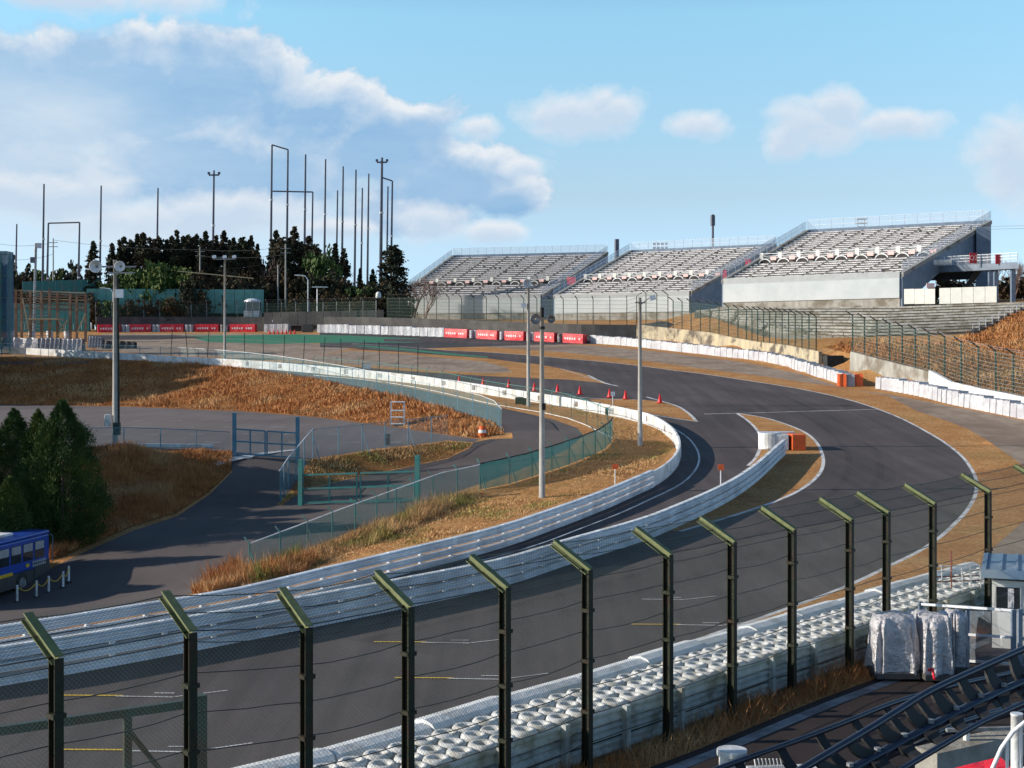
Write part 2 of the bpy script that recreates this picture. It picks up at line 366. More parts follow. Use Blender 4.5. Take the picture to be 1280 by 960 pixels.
# a long tail of gentle ground past the stands drops away towards the horizon
far = np.hypot(V[:, 0], V[:, 1]); VZ = np.where(far > 420, VZ * np.clip(1 - (far - 420) / 500, 0, 1), VZ)
C = V[TRI].mean(1); cls = np.zeros(len(TRI), int); keys = list(MAT)
for key, poly in REG: cls[in_poly(C[:, 0], C[:, 1], poly)] = keys.index(key)
V3 = np.column_stack([V, VZ])
def mesh_np(name, verts, faces, mat, smooth=False):
    me = bpy.data.meshes.new(name); verts = np.asarray(verts, np.float32); faces = np.asarray(faces, np.int32)
    me.vertices.add(len(verts)); me.vertices.foreach_set('co', verts.ravel())
    k = faces.shape[1]; me.loops.add(faces.size); me.loops.foreach_set('vertex_index', faces.ravel())
    me.polygons.add(len(faces)); me.polygons.foreach_set('loop_start', np.arange(0, faces.size, k, dtype=np.int32))
    me.polygons.foreach_set('loop_total', np.full(len(faces), k, np.int32))
    if smooth: me.polygons.foreach_set('use_smooth', np.ones(len(faces), bool))
    me.update(calc_edges=True); me.materials.append(mat); return me
def link(name, me, parent=None, loc=(0, 0, 0)):
    o = bpy.data.objects.new(name, me); COL.objects.link(o); o.location = loc
    if parent is not None: o.parent = parent
    return o
def tag(o, label=None, cat=None, group=None, kind=None):
    if label: o['label'] = label
    if cat: o['category'] = cat
    if group: o['group'] = group
    if kind: o['kind'] = kind
    return o
for i, key in enumerate(keys):
    T = TRI[cls == i]
    if len(T) == 0: continue
    u, inv = np.unique(T, return_inverse=True)
    o = link('ground' if key == 'dry_grass' else NAMES[key], mesh_np(key, V3[u], inv.reshape(-1, 3), MAT[key], True)); tag(o, kind='structure')

# ---------------------------------------------------------------- camera, sky, sun
cam = bpy.data.objects.new('camera', bpy.data.cameras.new('camera')); COL.objects.link(cam)
cam.location = (0, 0, CZ); cam.rotation_euler = (R_(90), 0, 0)
cam.data.sensor_width = 36; cam.data.lens = 36 * F / 1280; cam.data.shift_y = (HY - 480) / 1280
cam.data.clip_start = .5; cam.data.clip_end = 6000
sc.camera = cam
SUN_EL, SUN_AZ = 21.0, -92.0      # azimuth measured from +Y towards +X: the sun stands left, a touch behind the viewer
w = bpy.data.worlds.new('World'); sc.world = w; w.use_nodes = True; nt = w.node_tree
bg = nt.nodes['Background']; sky = nt.nodes.new('ShaderNodeTexSky'); sky.sky_type = 'NISHITA'; sky.sun_disc = False
sky.sun_elevation = R_(SUN_EL); sky.sun_rotation = R_(SUN_AZ); sky.air_density = 1.0; sky.dust_density = .6; sky.ozone_density = 1.5; sky.altitude = 50
SKY_S = .15
def mth(op, *a, clamp=False):
    n = nt.nodes.new('ShaderNodeMath'); n.operation = op; n.use_clamp = clamp
    for s, v in zip(n.inputs, a):
        if hasattr(v, 'is_linked'): nt.links.new(v, s)
        else: s.default_value = v
    return n.outputs[0]
geo = nt.nodes.new('ShaderNodeTexCoord'); sep = nt.nodes.new('ShaderNodeSeparateXYZ'); nt.links.new(geo.outputs['Generated'], sep.inputs[0])
az = mth('ARCTAN2', sep.outputs[0], sep.outputs[1]); el = mth('ARCSINE', sep.outputs[2])
cmb = nt.nodes.new('ShaderNodeCombineXYZ'); nt.links.new(az, cmb.inputs[0]); nt.links.new(el, cmb.inputs[1])
def wn(scale, detail, rough, off=(0, 0, 0), sx=1.0, dist=0.0):
    mp = nt.nodes.new('ShaderNodeMapping'); mp.inputs['Location'].default_value = off; mp.inputs['Scale'].default_value = (sx, 1, 1)
    nt.links.new(cmb.outputs[0], mp.inputs[0]); n = nt.nodes.new('ShaderNodeTexNoise')
    n.inputs['Scale'].default_value = scale; n.inputs['Detail'].default_value = detail; n.inputs['Roughness'].default_value = rough; n.inputs['Distortion'].default_value = dist
    nt.links.new(mp.outputs[0], n.inputs['Vector']); return n.outputs['Fac']
def blob(px, py, rx, ry, amp=1.0, p=1.0):
    """soft ellipse of cloud in azimuth / elevation (centre and size as angles)"""
    a0 = math.atan((px - CX) / F); e0 = math.atan((HY - py) / F)
    dx = mth('DIVIDE', mth('SUBTRACT', az, a0), rx / F); dy = mth('DIVIDE', mth('SUBTRACT', el, e0), ry / F)
    r2 = mth('ADD', mth('MULTIPLY', dx, dx), mth('MULTIPLY', dy, dy))
    return mth('MULTIPLY', mth('POWER', 2.718, mth('MULTIPLY', r2, -p)), amp)
def total(L):
    t = L[0]
    for x in L[1:]: t = mth('ADD', t, x)
    return t
def maxi(L):
    t = L[0]
    for x in L[1:]: t = mth('MAXIMUM', t, x)
    return t
def grade(f, stops): return ramp(nt, f, [(p, (c, c, c)) for p, c in stops]).outputs[0]
# one cloud field, evaluated twice: here, and a little higher up, so that tops catch the light and undersides stay blue
BODY = [(20, 130, 190, 78), (150, 105, 150, 66), (285, 92, 130, 62), (375, 130, 110, 62), (470, 165, 105, 56), (560, 208, 90, 48), (630, 232, 60, 30), (300, 190, 190, 60), (80, 215, 150, 34), (-150, 130, 200, 90), (520, 250, 90, 34)]
SML = [(725, 150, 80, 30), (765, 140, 40, 26), (1005, 158, 66, 42), (1040, 140, 44, 30), (985, 185, 34, 22), (1125, 165, 50, 20), (1270, 225, 45, 60), (595, 158, 34, 18), (650, 212, 30, 14),
       (620, 290, 42, 18), (535, 278, 50, 26), (60, 252, 130, 26), (225, 280, 150, 32), (1600, 240, 200, 60), (-260, 260, 200, 50), (870, 160, 50, 20), (60, 12, 180, 22), (410, 288, 60, 14)]
def field(up, L, kn, scale, sx, off, ex=1.0):
    e2 = mth('ADD', el, (up + (14 if L is BODY else 0)) / F); t = None
    for (px, py, rx, ry) in L:
        a0 = math.atan((px - CX) / F); e0 = math.atan((HY - py) / F)
        dx = mth('MULTIPLY', mth('SUBTRACT', az, a0), F / rx); dy = mth('MULTIPLY', mth('SUBTRACT', e2, e0), F / ry)
        r = mth('POWER', 2.718, mth('MULTIPLY', mth('ADD', mth('MULTIPLY', dx, dx), mth('MULTIPLY', dy, dy)), -.8)); t = r if t is None else mth('MAXIMUM', t, r)
    nz = wn(scale, 9, .6, off=(off[0], off[1] + up / F, 0), sx=sx, dist=.25); n2_ = wn(scale * .45, 3, .5, off=(off[0] + 2, off[1] + up / F, 0), sx=sx)
    return mth('ADD', t, mth('ADD', mth('MULTIPLY', mth('SUBTRACT', nz, .5), kn), mth('MULTIPLY', mth('SUBTRACT', n2_, .5), kn * .6)))
b0, b1 = field(0, BODY, 1.15, 22, .8, (0, 0)), field(15, BODY, 1.15, 22, .8, (0, 0)); patch = grade(wn(13, 5, .6, off=(7, 3, 0), sx=.8), [(.40, .12), (.56, 1)])
s0, s1 = field(0, SML, 1.5, 24, .8, (4, 2)), field(10, SML, 1.5, 24, .8, (4, 2))
n2 = wn(26, 6, .6, off=(3, 1, 0), sx=.35)
dB = grade(b0, [(.36, 0), (.56, 1)]); topB = mth('MULTIPLY', grade(b0, [(.38, 0), (.5, 1)]), grade(b1, [(.34, 1), (.82, 0)]))
dS = grade(s0, [(.34, 0), (.8, .95)]); topS = grade(s1, [(.3, 1), (.9, .25)])
tint = ramp(nt, mth('MULTIPLY', el, 2.0, clamp=True), [(0, (.66, .98, 1.8)), (.07, (.70, .95, 1.5)), (.225, (.85, .89, .98)), (.485, (1.0, 1.27, 1.22)), (.62, (.8, 1.0, 1.05)), (1.0, (.42, .52, .62))]).outputs[0]
skyc = mixc(nt, 1.0, sky.outputs[0], tint, 'MULTIPLY')
K = 1 / SKY_S / 1.23
haze = grade(mth('MULTIPLY', blob(140, 265, 430, 110, 1.0), mth('ADD', mth('MULTIPLY', n2, 1.2), .2)), [(.15, 0), (1, .85)])
c = mixc(nt, haze, skyc, (.66 * K, .77 * K, .87 * K))
body = ramp(nt, mth('ADD', mth('MULTIPLY', mth('SUBTRACT', n2, .5), 1.1), mth('ADD', .2, mth('MULTIPLY', blob(20, 190, 200, 90, .7), 1))), [(.1, (.28 * K, .49 * K, .75 * K)), (.5, (.39 * K, .58 * K, .80 * K)), (1.0, (.62 * K, .74 * K, .86 * K))]).outputs[0]
c = mixc(nt, mth('MULTIPLY', dB, .93), c, body)
c = mixc(nt, mth('MULTIPLY', mth('MULTIPLY', topB, patch), .95), c, (.84 * K, .88 * K, .92 * K))
c = mixc(nt, dS, c, mixc(nt, topS, (.50 * K, .66 * K, .84 * K), (.82 * K, .86 * K, .91 * K)))
nt.links.new(c, bg.inputs[0]); bg.inputs[1].default_value = SKY_S
sun = bpy.data.objects.new('sun', bpy.data.lights.new('sun', 'SUN')); COL.objects.link(sun)
sun.data.energy = 5.0; sun.data.angle = R_(.5); sun.data.color = (1, .9, .76)
sd = Vector((math.sin(R_(SUN_AZ)) * math.cos(R_(SUN_EL)), math.cos(R_(SUN_AZ)) * math.cos(R_(SUN_EL)), math.sin(R_(SUN_EL))))
sun.rotation_euler = sd.to_track_quat('Z', 'Y').to_euler(); sun.location = (-60, 0, 60)
sc.view_settings.view_transform = 'Standard'; sc.view_settings.look = 'None'; sc.view_settings.gamma = 1; sc.view_settings.exposure = .3
# ---------------------------------------------------------------- modelling helpers
class MB:
    def __init__(s): s.v = []; s.f = []
    def quad(s, a, b, c, d):
        k = len(s.v); s.v += [tuple(a), tuple(b), tuple(c), tuple(d)]; s.f.append((k, k + 1, k + 2, k + 3)); return s
    def box(s, c, size, rz=0.0, tilt=None):
        hx, hy, hz = (q / 2 for q in size); k = len(s.v); ca, sa = math.cos(rz), math.sin(rz)
        for z in (-hz, hz):
            for x, y in ((-hx, -hy), (hx, -hy), (hx, hy), (-hx, hy)):
                X, Y, Z = x, y, z
                if tilt: X, Z = x * math.cos(tilt) - z * math.sin(tilt), x * math.sin(tilt) + z * math.cos(tilt)
                s.v.append((c[0] + X * ca - Y * sa, c[1] + X * sa + Y * ca, c[2] + Z))
        s.f += [(k, k + 3, k + 2, k + 1), (k + 4, k + 5, k + 6, k + 7)] + [(k + i, k + (i + 1) % 4, k + 4 + (i + 1) % 4, k + 4 + i) for i in range(4)]
        return s
    def hexa(s, P):
        """8 corners: bottom four, top four"""
        k = len(s.v); s.v += [tuple(p) for p in P]
        s.f += [(k, k + 3, k + 2, k + 1), (k + 4, k + 5, k + 6, k + 7)] + [(k + i, k + (i + 1) % 4, k + 4 + (i + 1) % 4, k + 4 + i) for i in range(4)]
        return s
    def tube(s, pts, r, n=6, r2=None, cap=True):
        P = [Vector(p) for p in pts]; k0 = len(s.v); m = len(P); up = Vector((0, 0, 1))
        for i, p in enumerate(P):
            t = (P[min(i + 1, m - 1)] - P[max(i - 1, 0)]).normalized()
            a = t.cross(up)
            if a.length < .05: a = t.cross(Vector((1, 0, 0)))
            a.normalize(); b = t.cross(a)
            rr = r if r2 is None else r + (r2 - r) * i / max(1, m - 1)
            for j in range(n):
                q = 2 * math.pi * j / n + math.pi / n
                s.v.append(tuple(p + a * (rr * math.cos(q)) + b * (rr * math.sin(q))))
        for i in range(m - 1):
            for j in range(n):
                s.f.append((k0 + i * n + j, k0 + i * n + (j + 1) % n, k0 + (i + 1) * n + (j + 1) % n, k0 + (i + 1) * n + j))
        if cap: s.f.append(tuple(k0 + j for j in range(n))); s.f.append(tuple(k0 + (m - 1) * n + j for j in range(n))[::-1])
        return s
    def cyl(s, c, r, h, n=12, r2=None): return s.tube([c, (c[0], c[1], c[2] + h)], r, n, r2)
    def lathe(s, c, prof, n=14):
        k0 = len(s.v)
        for r, z in prof:
            for j in range(n): q = 2 * math.pi * j / n; s.v.append((c[0] + r * math.cos(q), c[1] + r * math.sin(q), c[2] + z))
        for i in range(len(prof) - 1):
            for j in range(n): s.f.append((k0 + i * n + j, k0 + i * n + (j + 1) % n, k0 + (i + 1) * n + (j + 1) % n, k0 + (i + 1) * n + j))
        return s
    def sweep(s, path3, prof, closed=False):
        """prof: (side, up) pairs; side = to the right of travel"""
        P, T, N = normals([(p[0], p[1]) for p in path3]); k0 = len(s.v); m = len(prof)
        for i, p in enumerate(path3):
            for a, b in prof: s.v.append((p[0] + N[i][0] * a, p[1] + N[i][1] * a, p[2] + b))
        e = m if closed else m - 1
        for i in range(len(path3) - 1):
            for j in range(e): s.f.append((k0 + i * m + j, k0 + i * m + (j + 1) % m, k0 + (i + 1) * m + (j + 1) % m, k0 + (i + 1) * m + j))
        if closed: s.f.append(tuple(range(k0, k0 + m))); s.f.append(tuple(range(k0 + (len(path3) - 1) * m, k0 + len(path3) * m))[::-1])
        return s
def wloc(o):
    v = Vector((0, 0, 0))
    while o is not None: v += o.location; o = o.parent
    return v
def build(name, mb, mat, parent=None, loc=None, smooth=False, bevel=0):
    """mb in world coordinates; becomes ONE mesh object"""
    org = wloc(parent) if parent is not None else Vector(loc or (0, 0, 0))
    me = bpy.data.meshes.new(name); me.from_pydata([(v[0] - org.x, v[1] - org.y, v[2] - org.z) for v in mb.v], [], mb.f); me.materials.append(mat); me.update()
    if smooth: me.polygons.foreach_set('use_smooth', [True] * len(me.polygons))
    o = link(name, me, parent, (0, 0, 0) if parent is not None else org)
    if bevel:
        b = o.modifiers.new('b', 'BEVEL'); b.width = bevel; b.segments = 2; b.limit_method = 'ANGLE'
    return o
def thing(name, label, cat, loc=(0, 0, 0), group=None):
    o = bpy.data.objects.new(name, None); COL.objects.link(o); o.location = loc; o.empty_display_size = .3
    return tag(o, label, cat, group)
KIDS = {}
def copy_tree(o, parent=None):
    c = o.copy(); COL.objects.link(c)
    if parent is not None: c.parent = parent
    for ch in list(o.children): copy_tree(ch, c)
    return c
ONES = 'zero first second third fourth fifth sixth seventh eighth ninth tenth eleventh twelfth thirteenth fourteenth fifteenth sixteenth seventeenth eighteenth nineteenth'.split()
TENS = {2: ('twenty', 'twentieth'), 3: ('thirty', 'thirtieth'), 4: ('forty', 'fortieth'), 5: ('fifty', 'fiftieth'), 6: ('sixty', 'sixtieth'), 7: ('seventy', 'seventieth'), 8: ('eighty', 'eightieth')}
def nth(n): return ONES[n] if n < 20 else (TENS[n // 10][1] if n % 10 == 0 else TENS[n // 10][0] + '-' + ONES[n % 10])
def z_(x, y): return float(ZF(x, y))
def P3(path, h=0.0): return [(p[0], p[1], z_(p[0], p[1]) + h) for p in path]
# paints and metals
MM = {
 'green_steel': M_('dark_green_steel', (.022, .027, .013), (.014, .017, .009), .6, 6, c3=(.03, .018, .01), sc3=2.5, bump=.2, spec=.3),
 'green_steel2': M_('mid_green_steel', (.025, .06, .05), (.03, .045, .038), .5, 4, c3=(.05, .035, .02), sc3=.8),
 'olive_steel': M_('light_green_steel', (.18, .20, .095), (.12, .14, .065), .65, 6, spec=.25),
 'wire': M_('fence_wire', (.06, .06, .055), (.03, .03, .03), .5, 3),
 'mesh_wire': M_('mesh_wire', (.10, .14, .11), (.08, .11, .085), .5, 2),
 'galv': M_('galvanised_steel', (.76, .79, .83), (.62, .65, .70), .4, 1.6, metal=.15, c3=(.52, .54, .58), sc3=.5, spec=.5),
 'galv_d': M_('weathered_steel', (.34, .35, .37), (.22, .23, .25), .5, 3, metal=.3, c3=(.16, .12, .10), sc3=1),
 'white': M_('white_paint', (.78, .79, .80), (.62, .64, .66), .5, 3, c3=(.5, .5, .48), sc3=.9, bump=.2, bscale=8),
 'tyre_white': M_('painted_tyre', (.66, .67, .68), (.50, .51, .52), .65, 5, c3=(.40, .39, .36), sc3=3.2, bump=.2, bscale=22), 'white_dirty': M_('weathered_white', (.58, .60, .60), (.40, .42, .41), .7, 3, c3=(.22, .21, .17), sc3=1.2, bump=.3, bscale=10, stretch=(1, 1, .35)),
 'cover': M_('white_cover_sheet', (.56, .57, .60), (.40, .41, .45), .5, 1.6, bump=.9, bscale=5, c3=(.38, .38, .42), sc3=.5),
 'cover_grey': M_('grey_cover_sheet', (.36, .36, .39), (.27, .27, .30), .6, 1.5, bump=.7, bscale=4),
 'red': M_('red_cover_sheet', (.72, .02, .035), (.55, .012, .03), .45, 2, bump=.8, bscale=4, c3=(.8, .09, .1), sc3=.6),
 'letter': M_('white_lettering', (.8, .75, .75), (.7, .6, .62), .6, 3),
 'orange': M_('orange_panel', (.75, .12, .025), (.6, .10, .02), .5, 3),
 'cone': M_('red_cone', (.75, .02, .02), (.6, .015, .015), .45, 3),
 'rubber': M_('black_rubber', (.02, .02, .02), (.035, .035, .035), .8, 6),
 'teal': M_('teal_paint', (.03, .20, .19), (.03, .14, .14), .5, 3, c3=(.08, .14, .13), sc3=1),
 'blue_paint': M_('light_blue_paint', (.06, .20, .29), (.06, .15, .23), .5, 3, c3=(.10, .2, .27), sc3=1),
 'conc': M_('concrete', (.36, .35, .32), (.26, .25, .23), .85, 1.5, c3=(.17, .15, .12), sc3=.4, bump=.3, bscale=12, stretch=(1, 1, .3)),
 'conc_pole': M_('concrete_pole', (.40, .38, .35), (.31, .30, .28), .8, 2, bump=.15),
 'conc_old': M_('stained_concrete', (.50, .42, .28), (.33, .29, .22), .9, .8, c3=(.12, .10, .08), sc3=.5, bump=.4, bscale=8, stretch=(1, 1, .25)),
 'dark_wall': M_('dark_belt_wall', (.075, .07, .07), (.055, .05, .05), .8, 1.0, c3=(.1, .095, .09), sc3=.3),
 'fascia': M_('pale_fascia', (.45, .49, .51), (.41, .45, .47), .6, .6, c3=(.48, .51, .53), sc3=.2),
 'step': M_('stand_steps', (.075, .07, .07), (.05, .045, .045), .9, 2), 'stepc': M_('terrace_riser', (.22, .21, .19), (.15, .14, .12), .9, 1.2), 'parapet': M_('pale_parapet', (.40, .42, .43), (.34, .36, .37), .8, 1),
 'seat': M_('grey_seats', (.64, .63, .65), (.54, .53, .55), .5, 1.2, c3=(.42, .40, .41), sc3=1.3),
 'stand_steel': M_('blue_grey_steel', (.16, .21, .29), (.11, .15, .21), .5, 1.0),
 'pink': M_('faded_pink_board', (.80, .55, .52), (.75, .47, .45), .6, 2),
 'darkred': M_('dark_red_sign', (.42, .02, .03), (.36, .015, .03), .5, 2),
 'white_board': M_('white_board', (.72, .71, .66), (.64, .63, .58), .6, 1.5),
 'black': M_('black_steel', (.012, .012, .013), (.018, .018, .02), .6, 3, spec=.25),
 'rail_blue': M_('dark_blue_rail', (.012, .018, .035), (.018, .026, .05), .3, 3, spec=.5),
 'silver': M_('silver_tarpaulin', (.58, .56, .58), (.42, .41, .44), .42, 2.5, metal=.2, bump=1.0, bscale=7, spec=.5),
 'rust': M_('rusty_red_steel', (.28, .06, .04), (.2, .04, .03), .7, 6),
 'bus_blue': M_('bus_blue_paint', (.02, .07, .38), (.02, .06, .30), .3, 1, spec=.6),
 'yellow': M_('yellow_paint', (.78, .52, .03), (.6, .38, .02), .5, 3),
 'glass': M_('dark_window_glass', (.03, .035, .04), (.02, .025, .03), .06, 1, spec=1.0),
 'roof_blue': M_('blue_grey_roof', (.17, .27, .38), (.13, .21, .31), .4, 1.5, c3=(.24, .30, .36), sc3=.7),
 'wood': M_('weathered_wood', (.22, .12, .075), (.13, .07, .045), .8, 4, c3=(.30, .20, .14), sc3=.5),
 'wood_pale': M_('pale_timber', (.42, .36, .24), (.3, .25, .17), .8, 3),
 'bark': M_('bark', (.10, .07, .05), (.06, .045, .035), .95, 6),
 'twig': M_('bare_twigs', (.24, .17, .15), (.16, .11, .10), .9, 3),
 'tallpole': M_('tall_dark_pole', (.10, .11, .15), (.07, .07, .10), .5, 1),
 'blade_o': M_('orange_dry_blades', (.50, .22, .085), (.33, .14, .055), .9, 1.2, c3=(.52, .31, .15), sc3=.2, spec=.1),
 'blade_t': M_('tan_dry_blades', (.62, .40, .20), (.44, .25, .11), .9, 1.2, c3=(.28, .26, .08), sc3=.3, spec=.15),
 'blade_g': M_('green_blades', (.12, .20, .04), (.20, .22, .06), .9, 2, spec=.15),
 'cedar': M_('dark_cedar_leaf', (.026, .034, .018), (.042, .044, .024), .8, .5, c3=(.06, .042, .026), sc3=.15, spec=.2),
 'conifer': M_('conifer_leaf', (.022, .050, .014), (.035, .075, .018), .75, 1.1, c3=(.07, .10, .02), sc3=.6, spec=.2),
 'broad': M_('broad_green_leaf', (.04, .075, .016), (.065, .11, .025), .7, .6, c3=(.10, .13, .03), sc3=.25, spec=.25),
 'brown_leaf': M_('brown_foliage', (.07, .05, .025), (.05, .035, .02), .8, .8, spec=.1),
 'net_g': net_mat('green_net', (.04, .11, .09), .15), 'net_gd': net_mat('dark_green_net', (.05, .12, .09), .12),
 'net_b': net_mat('blue_green_mesh', (.14, .32, .36), .2), 'net_t': net_mat('teal_chain_mesh', (.08, .28, .27), .38), 'net_screen': net_mat('teal_screen_net', (.01, .28, .24), .72),
 'net_s': net_mat('steel_mesh', (.4, .46, .55), .22), 'net_grey': net_mat('grey_blue_railing_mesh', (.42, .50, .60), .4), 'net_dark': net_mat('dark_screen', (.04, .12, .2), .75),
}
def plaque_text(txt, size, mat, parent, loc, rot, extrude=.004, bold=False):
    cu = bpy.data.curves.new('lettering', 'FONT'); cu.body = txt; cu.size = size; cu.extrude = extrude; cu.align_x = 'CENTER'; cu.align_y = 'CENTER'
    if bold: cu.offset = size * .02
    cu.materials.append(mat)
    o = bpy.data.objects.new('lettering', cu); COL.objects.link(o)
    dg = bpy.context.evaluated_depsgraph_get(); me = bpy.data.meshes.new_from_object(o.evaluated_get(dg)); bpy.data.objects.remove(o)
    o = link('lettering', me, parent); o.location = Vector(loc) - wloc(parent); o.rotation_euler = rot; return o

# ---------------------------------------------------------------- guard rails
def wprof(h): return [(.0, h - .14), (.10, h - .115), (.10, h - .065), (.02, h - .02), (.02, h + .02), (.10, h + .065), (.10, h + .115), (.0, h + .14)]
def guard_rail(name, label, cat, path, beams, side, mat, post_step=2.0, both=False, base=.0, posts=True, group=None, cap=False, pitch=.30, postw=.12):
    p3 = P3(path); t = thing(name, label, cat, p3[len(p3) // 2], group)
    for k in range(beams):
        h = base + .17 + k * pitch
        m = MB().sweep(p3, [((a + .06) * side, b) for a, b in wprof(h)])
        build('rail_beam', m, mat, t, smooth=False)
        if both: build('rail_beam', MB().sweep(p3, [(-(a + .06) * side, b) for a, b in wprof(h)]), mat, t)
    top = base + .17 + (beams - 1) * pitch + .14
    if cap: build('rail_cap', MB().sweep(p3, [(-.11, top + .002), (-.11, top + .05), (.11, top + .05), (.11, top + .002)], True), cap, t)
    if posts:
        S = spaced(path, post_step, .3)
        for i, (x, y, a) in enumerate(S):
            b = MB().box((x, y, z_(x, y) + top / 2 - .2), (postw, .11, top + .52), a)
            if both: b.box((x, y, z_(x, y) + top + .03), (.3, .2, .05), a)
            if i < 95: build('post', b, MM['galv_d'] if not cap else MM['galv'], t)
    return t
kL = min(range(len(railL)), key=lambda i: math.dist(railL[i], G(825, 582, 1.08)))
guard_rail('guard_rail', 'long silver guardrail on the outer left edge of the exit lane, beside brown grass', 'guardrail', railL[:kL + 1], 3, 1, MM['galv'], 2.0, cap=MM['galv'], pitch=.32, base=-.05)
guard_rail('guard_rail', 'double sided silver guardrail beside the main track, ending in an orange block', 'guardrail', railM, 3, 1, MM['galv'], 1.6, both=True, cap=MM['white'], pitch=.33, base=-.05)
# white wall further round the bend, dark numbers on its outer face
ww = railL[kL:]; t = thing('track_wall', 'low white concrete wall curving round the end of the brown grass, with small dark marks', 'wall', P3(ww)[40])
build('wall_panel', MB().sweep(P3(ww), [(-.09, -.2), (-.09, .8), (-.04, .86), (.09, .86), (.09, -.2)], True), MM['white'], t)
build('base_band', MB().sweep(P3(ww[:70]), [(.093, .0), (.093, .3)]), MM['galv'], t)
for i, (x, y, a) in enumerate(spaced(ww, 4.0, 1)):
    if i < 40: build('joint_post', MB().box((x, y, z_(x, y) + .4), (.12, .26, .84), a), MM['galv'], t)
for i, (x, y, a) in enumerate(spaced(ww, 5.6, 24)):
    if i < 14: build('dark_mark', MB().box((x, y, z_(x, y) + .45), (.7, .19, .45), a), MM['galv_d'], t)

# ---------------------------------------------------------------- wrapped barrier blocks
def block_mesh(L, Wd, H, kind=0):
    m = MB(); n = 5
    for i in range(n):       # slightly slumped, creased cover
        x0, x1 = -L / 2 + L * i / n, -L / 2 + L * (i + 1) / n
        dz = .04 * math.sin(i * 2.1 + kind); dy = .03 * math.cos(i * 1.7 + kind)
        dz2 = .04 * math.sin((i + 1) * 2.1 + kind); dy2 = .03 * math.cos((i + 1) * 1.7 + kind)
        m.hexa([(x0, -Wd / 2 + dy, 0), (x1, -Wd / 2 + dy2, 0), (x1, Wd / 2, 0), (x0, Wd / 2, 0), (x0, -Wd / 2 + .05 + dy, H + dz), (x1, -Wd / 2 + .05 + dy2, H + dz2), (x1, Wd / 2 - .05, H + dz2), (x0, Wd / 2 - .05, H + dz)])
    me = bpy.data.meshes.new('barrier_block'); me.from_pydata(m.v, [], m.f); return me
def place_blocks(path, L, Wd, H, mats, labelf, group, gapevery=0, jitter=.05, side=0.0, matf=None, name='barrier_block', cat='barrier block'):
    protos = {}
    out = []
    for i, (x, y, a) in enumerate(spaced(path, L, L / 2)):
        k = i % 4; mat = mats[(matf(i) if matf else 0)]
        key = (k, mat.name)
        if key not in protos:
            me = block_mesh(L * .955, Wd, H * (1 + .03 * (k - 1.5)), k); me.materials.append(mat); protos[key] = me
        nx, ny = math.sin(a), -math.cos(a)
        o = link(name, protos[key], None, (x - nx * side, y - ny * side, z_(x, y) - .03))
        o.rotation_euler = (0, 0, a + random.uniform(-jitter, jitter)); out.append(o)
        tag(o, labelf(i), cat, group)
    return out
blkA = smooth(GL(BLK_A)); blkB = smooth(GL(BLK_B)); barF = smooth(GL(BAR_F))
place_blocks(blkA[::-1], 1.25, 1.1, 1.18, [MM['cover'], MM['cover']], lambda i: ('white wrapped barrier block next to the orange end blocks' if i == 0 else '%s white wrapped barrier block counting from the orange end blocks by the wall gap' % nth(i + 1)), 'white wrapped blocks along the far outside of the bend', side=-.5)
place_blocks(blkB, .98, 1.1, 1.2, [MM['cover']], lambda i: ('white wrapped barrier block at the left end of the right hand row' if i == 0 else '%s white wrapped barrier block from the left end of the right hand row' % nth(i + 1)), 'white wrapped blocks at the right edge of the gravel', side=-.5)
# end of row A: orange, grey and orange blocks
ex, ey = G(1057, 482.5); ea = -.15
for dx, mt, lb in ((-.75, 'orange', 'left orange end block beside the gap in the barriers'), (.1, 'cover_grey', 'grey block between the two orange end blocks'), (.95, 'orange', 'right orange end block beside the gap in the barriers')):
    me = block_mesh(.8, 1.3, 1.25, 1); me.materials.append(MM[mt]); o = link('barrier_block', me, None, (ex + dx + .35, ey + .1 * dx, z_(ex, ey) - .03)); o.rotation_euler = (0, 0, ea); tag(o, lb, 'barrier block')
# far row: red banners, tyre piles, grey wrapped blocks
def span(path, pa, pb):
    """portion of a path between two picture columns"""
    q = [p for p in path if pa <= CX + F * p[0] / p[1] <= pb]; return q
barD = smooth(GL(BAR_F), step=.5)
def red_banner(pa, pb, label, h, grp):
    q = span(barD, pa, pb); p3 = P3(q); t = thing('banner_barrier', label, 'banner barrier', p3[len(p3) // 2], grp)
    build('wrapped_block', MB().sweep(p3, [(.6, -.1), (.62, h * .5), (.55, h), (-.5, h), (-.5, -.1)], True), MM['red'], t)
    m = MB()   # row of white letters, too far to read
    S = spaced(q, .42, .5)
    for i, (x, y, a) in enumerate(S[:-1]):
        if i % 7 == 5: continue
        nx, ny = math.sin(a), -math.cos(a); hh = .34 if i % 3 else .26
        m.box((x + nx * .63, y + ny * .63, z_(x, y) + h * .46), (.26, .02, hh), a)
    build('lettering', m, MM['letter'], t); return t
rb = [(122, 151), (161, 191), (200, 231), (242, 275), (288, 320)]
for i, (a, b) in enumerate(rb): red_banner(a, b, ['red bannered barrier at the far left end of the row, white lettering', 'second red bannered barrier from the left, white lettering', 'third red bannered barrier from the left, white lettering', 'fourth red bannered barrier from the left, white lettering', 'fifth red bannered barrier from the left, beside the grey wrapped blocks'][i], 1.35, 'red banners in the far left barrier row')
rb2 = [(558, 587), (596, 624), (633, 658), (668, 696), (705, 732)]
for i, (a, b) in enumerate(rb2): red_banner(a, b, ['red bannered barrier next to the right end of the grey wrapped row', 'second red banner from the left below the left grandstand', 'middle red banner of five below the grandstand fence', 'fourth red banner from the left, behind the two lamp poles', 'red banner at the left end of the white wrapped row'][i], 1.35, 'red banners below the grandstands')
TY = MB()
for z in (0, .25, .5, .75, 1.0): TY.lathe((0, 0, z), [(.17, .02), (.3, .0), (.34, .06), (.34, .18), (.3, .24), (.17, .22)], 12)
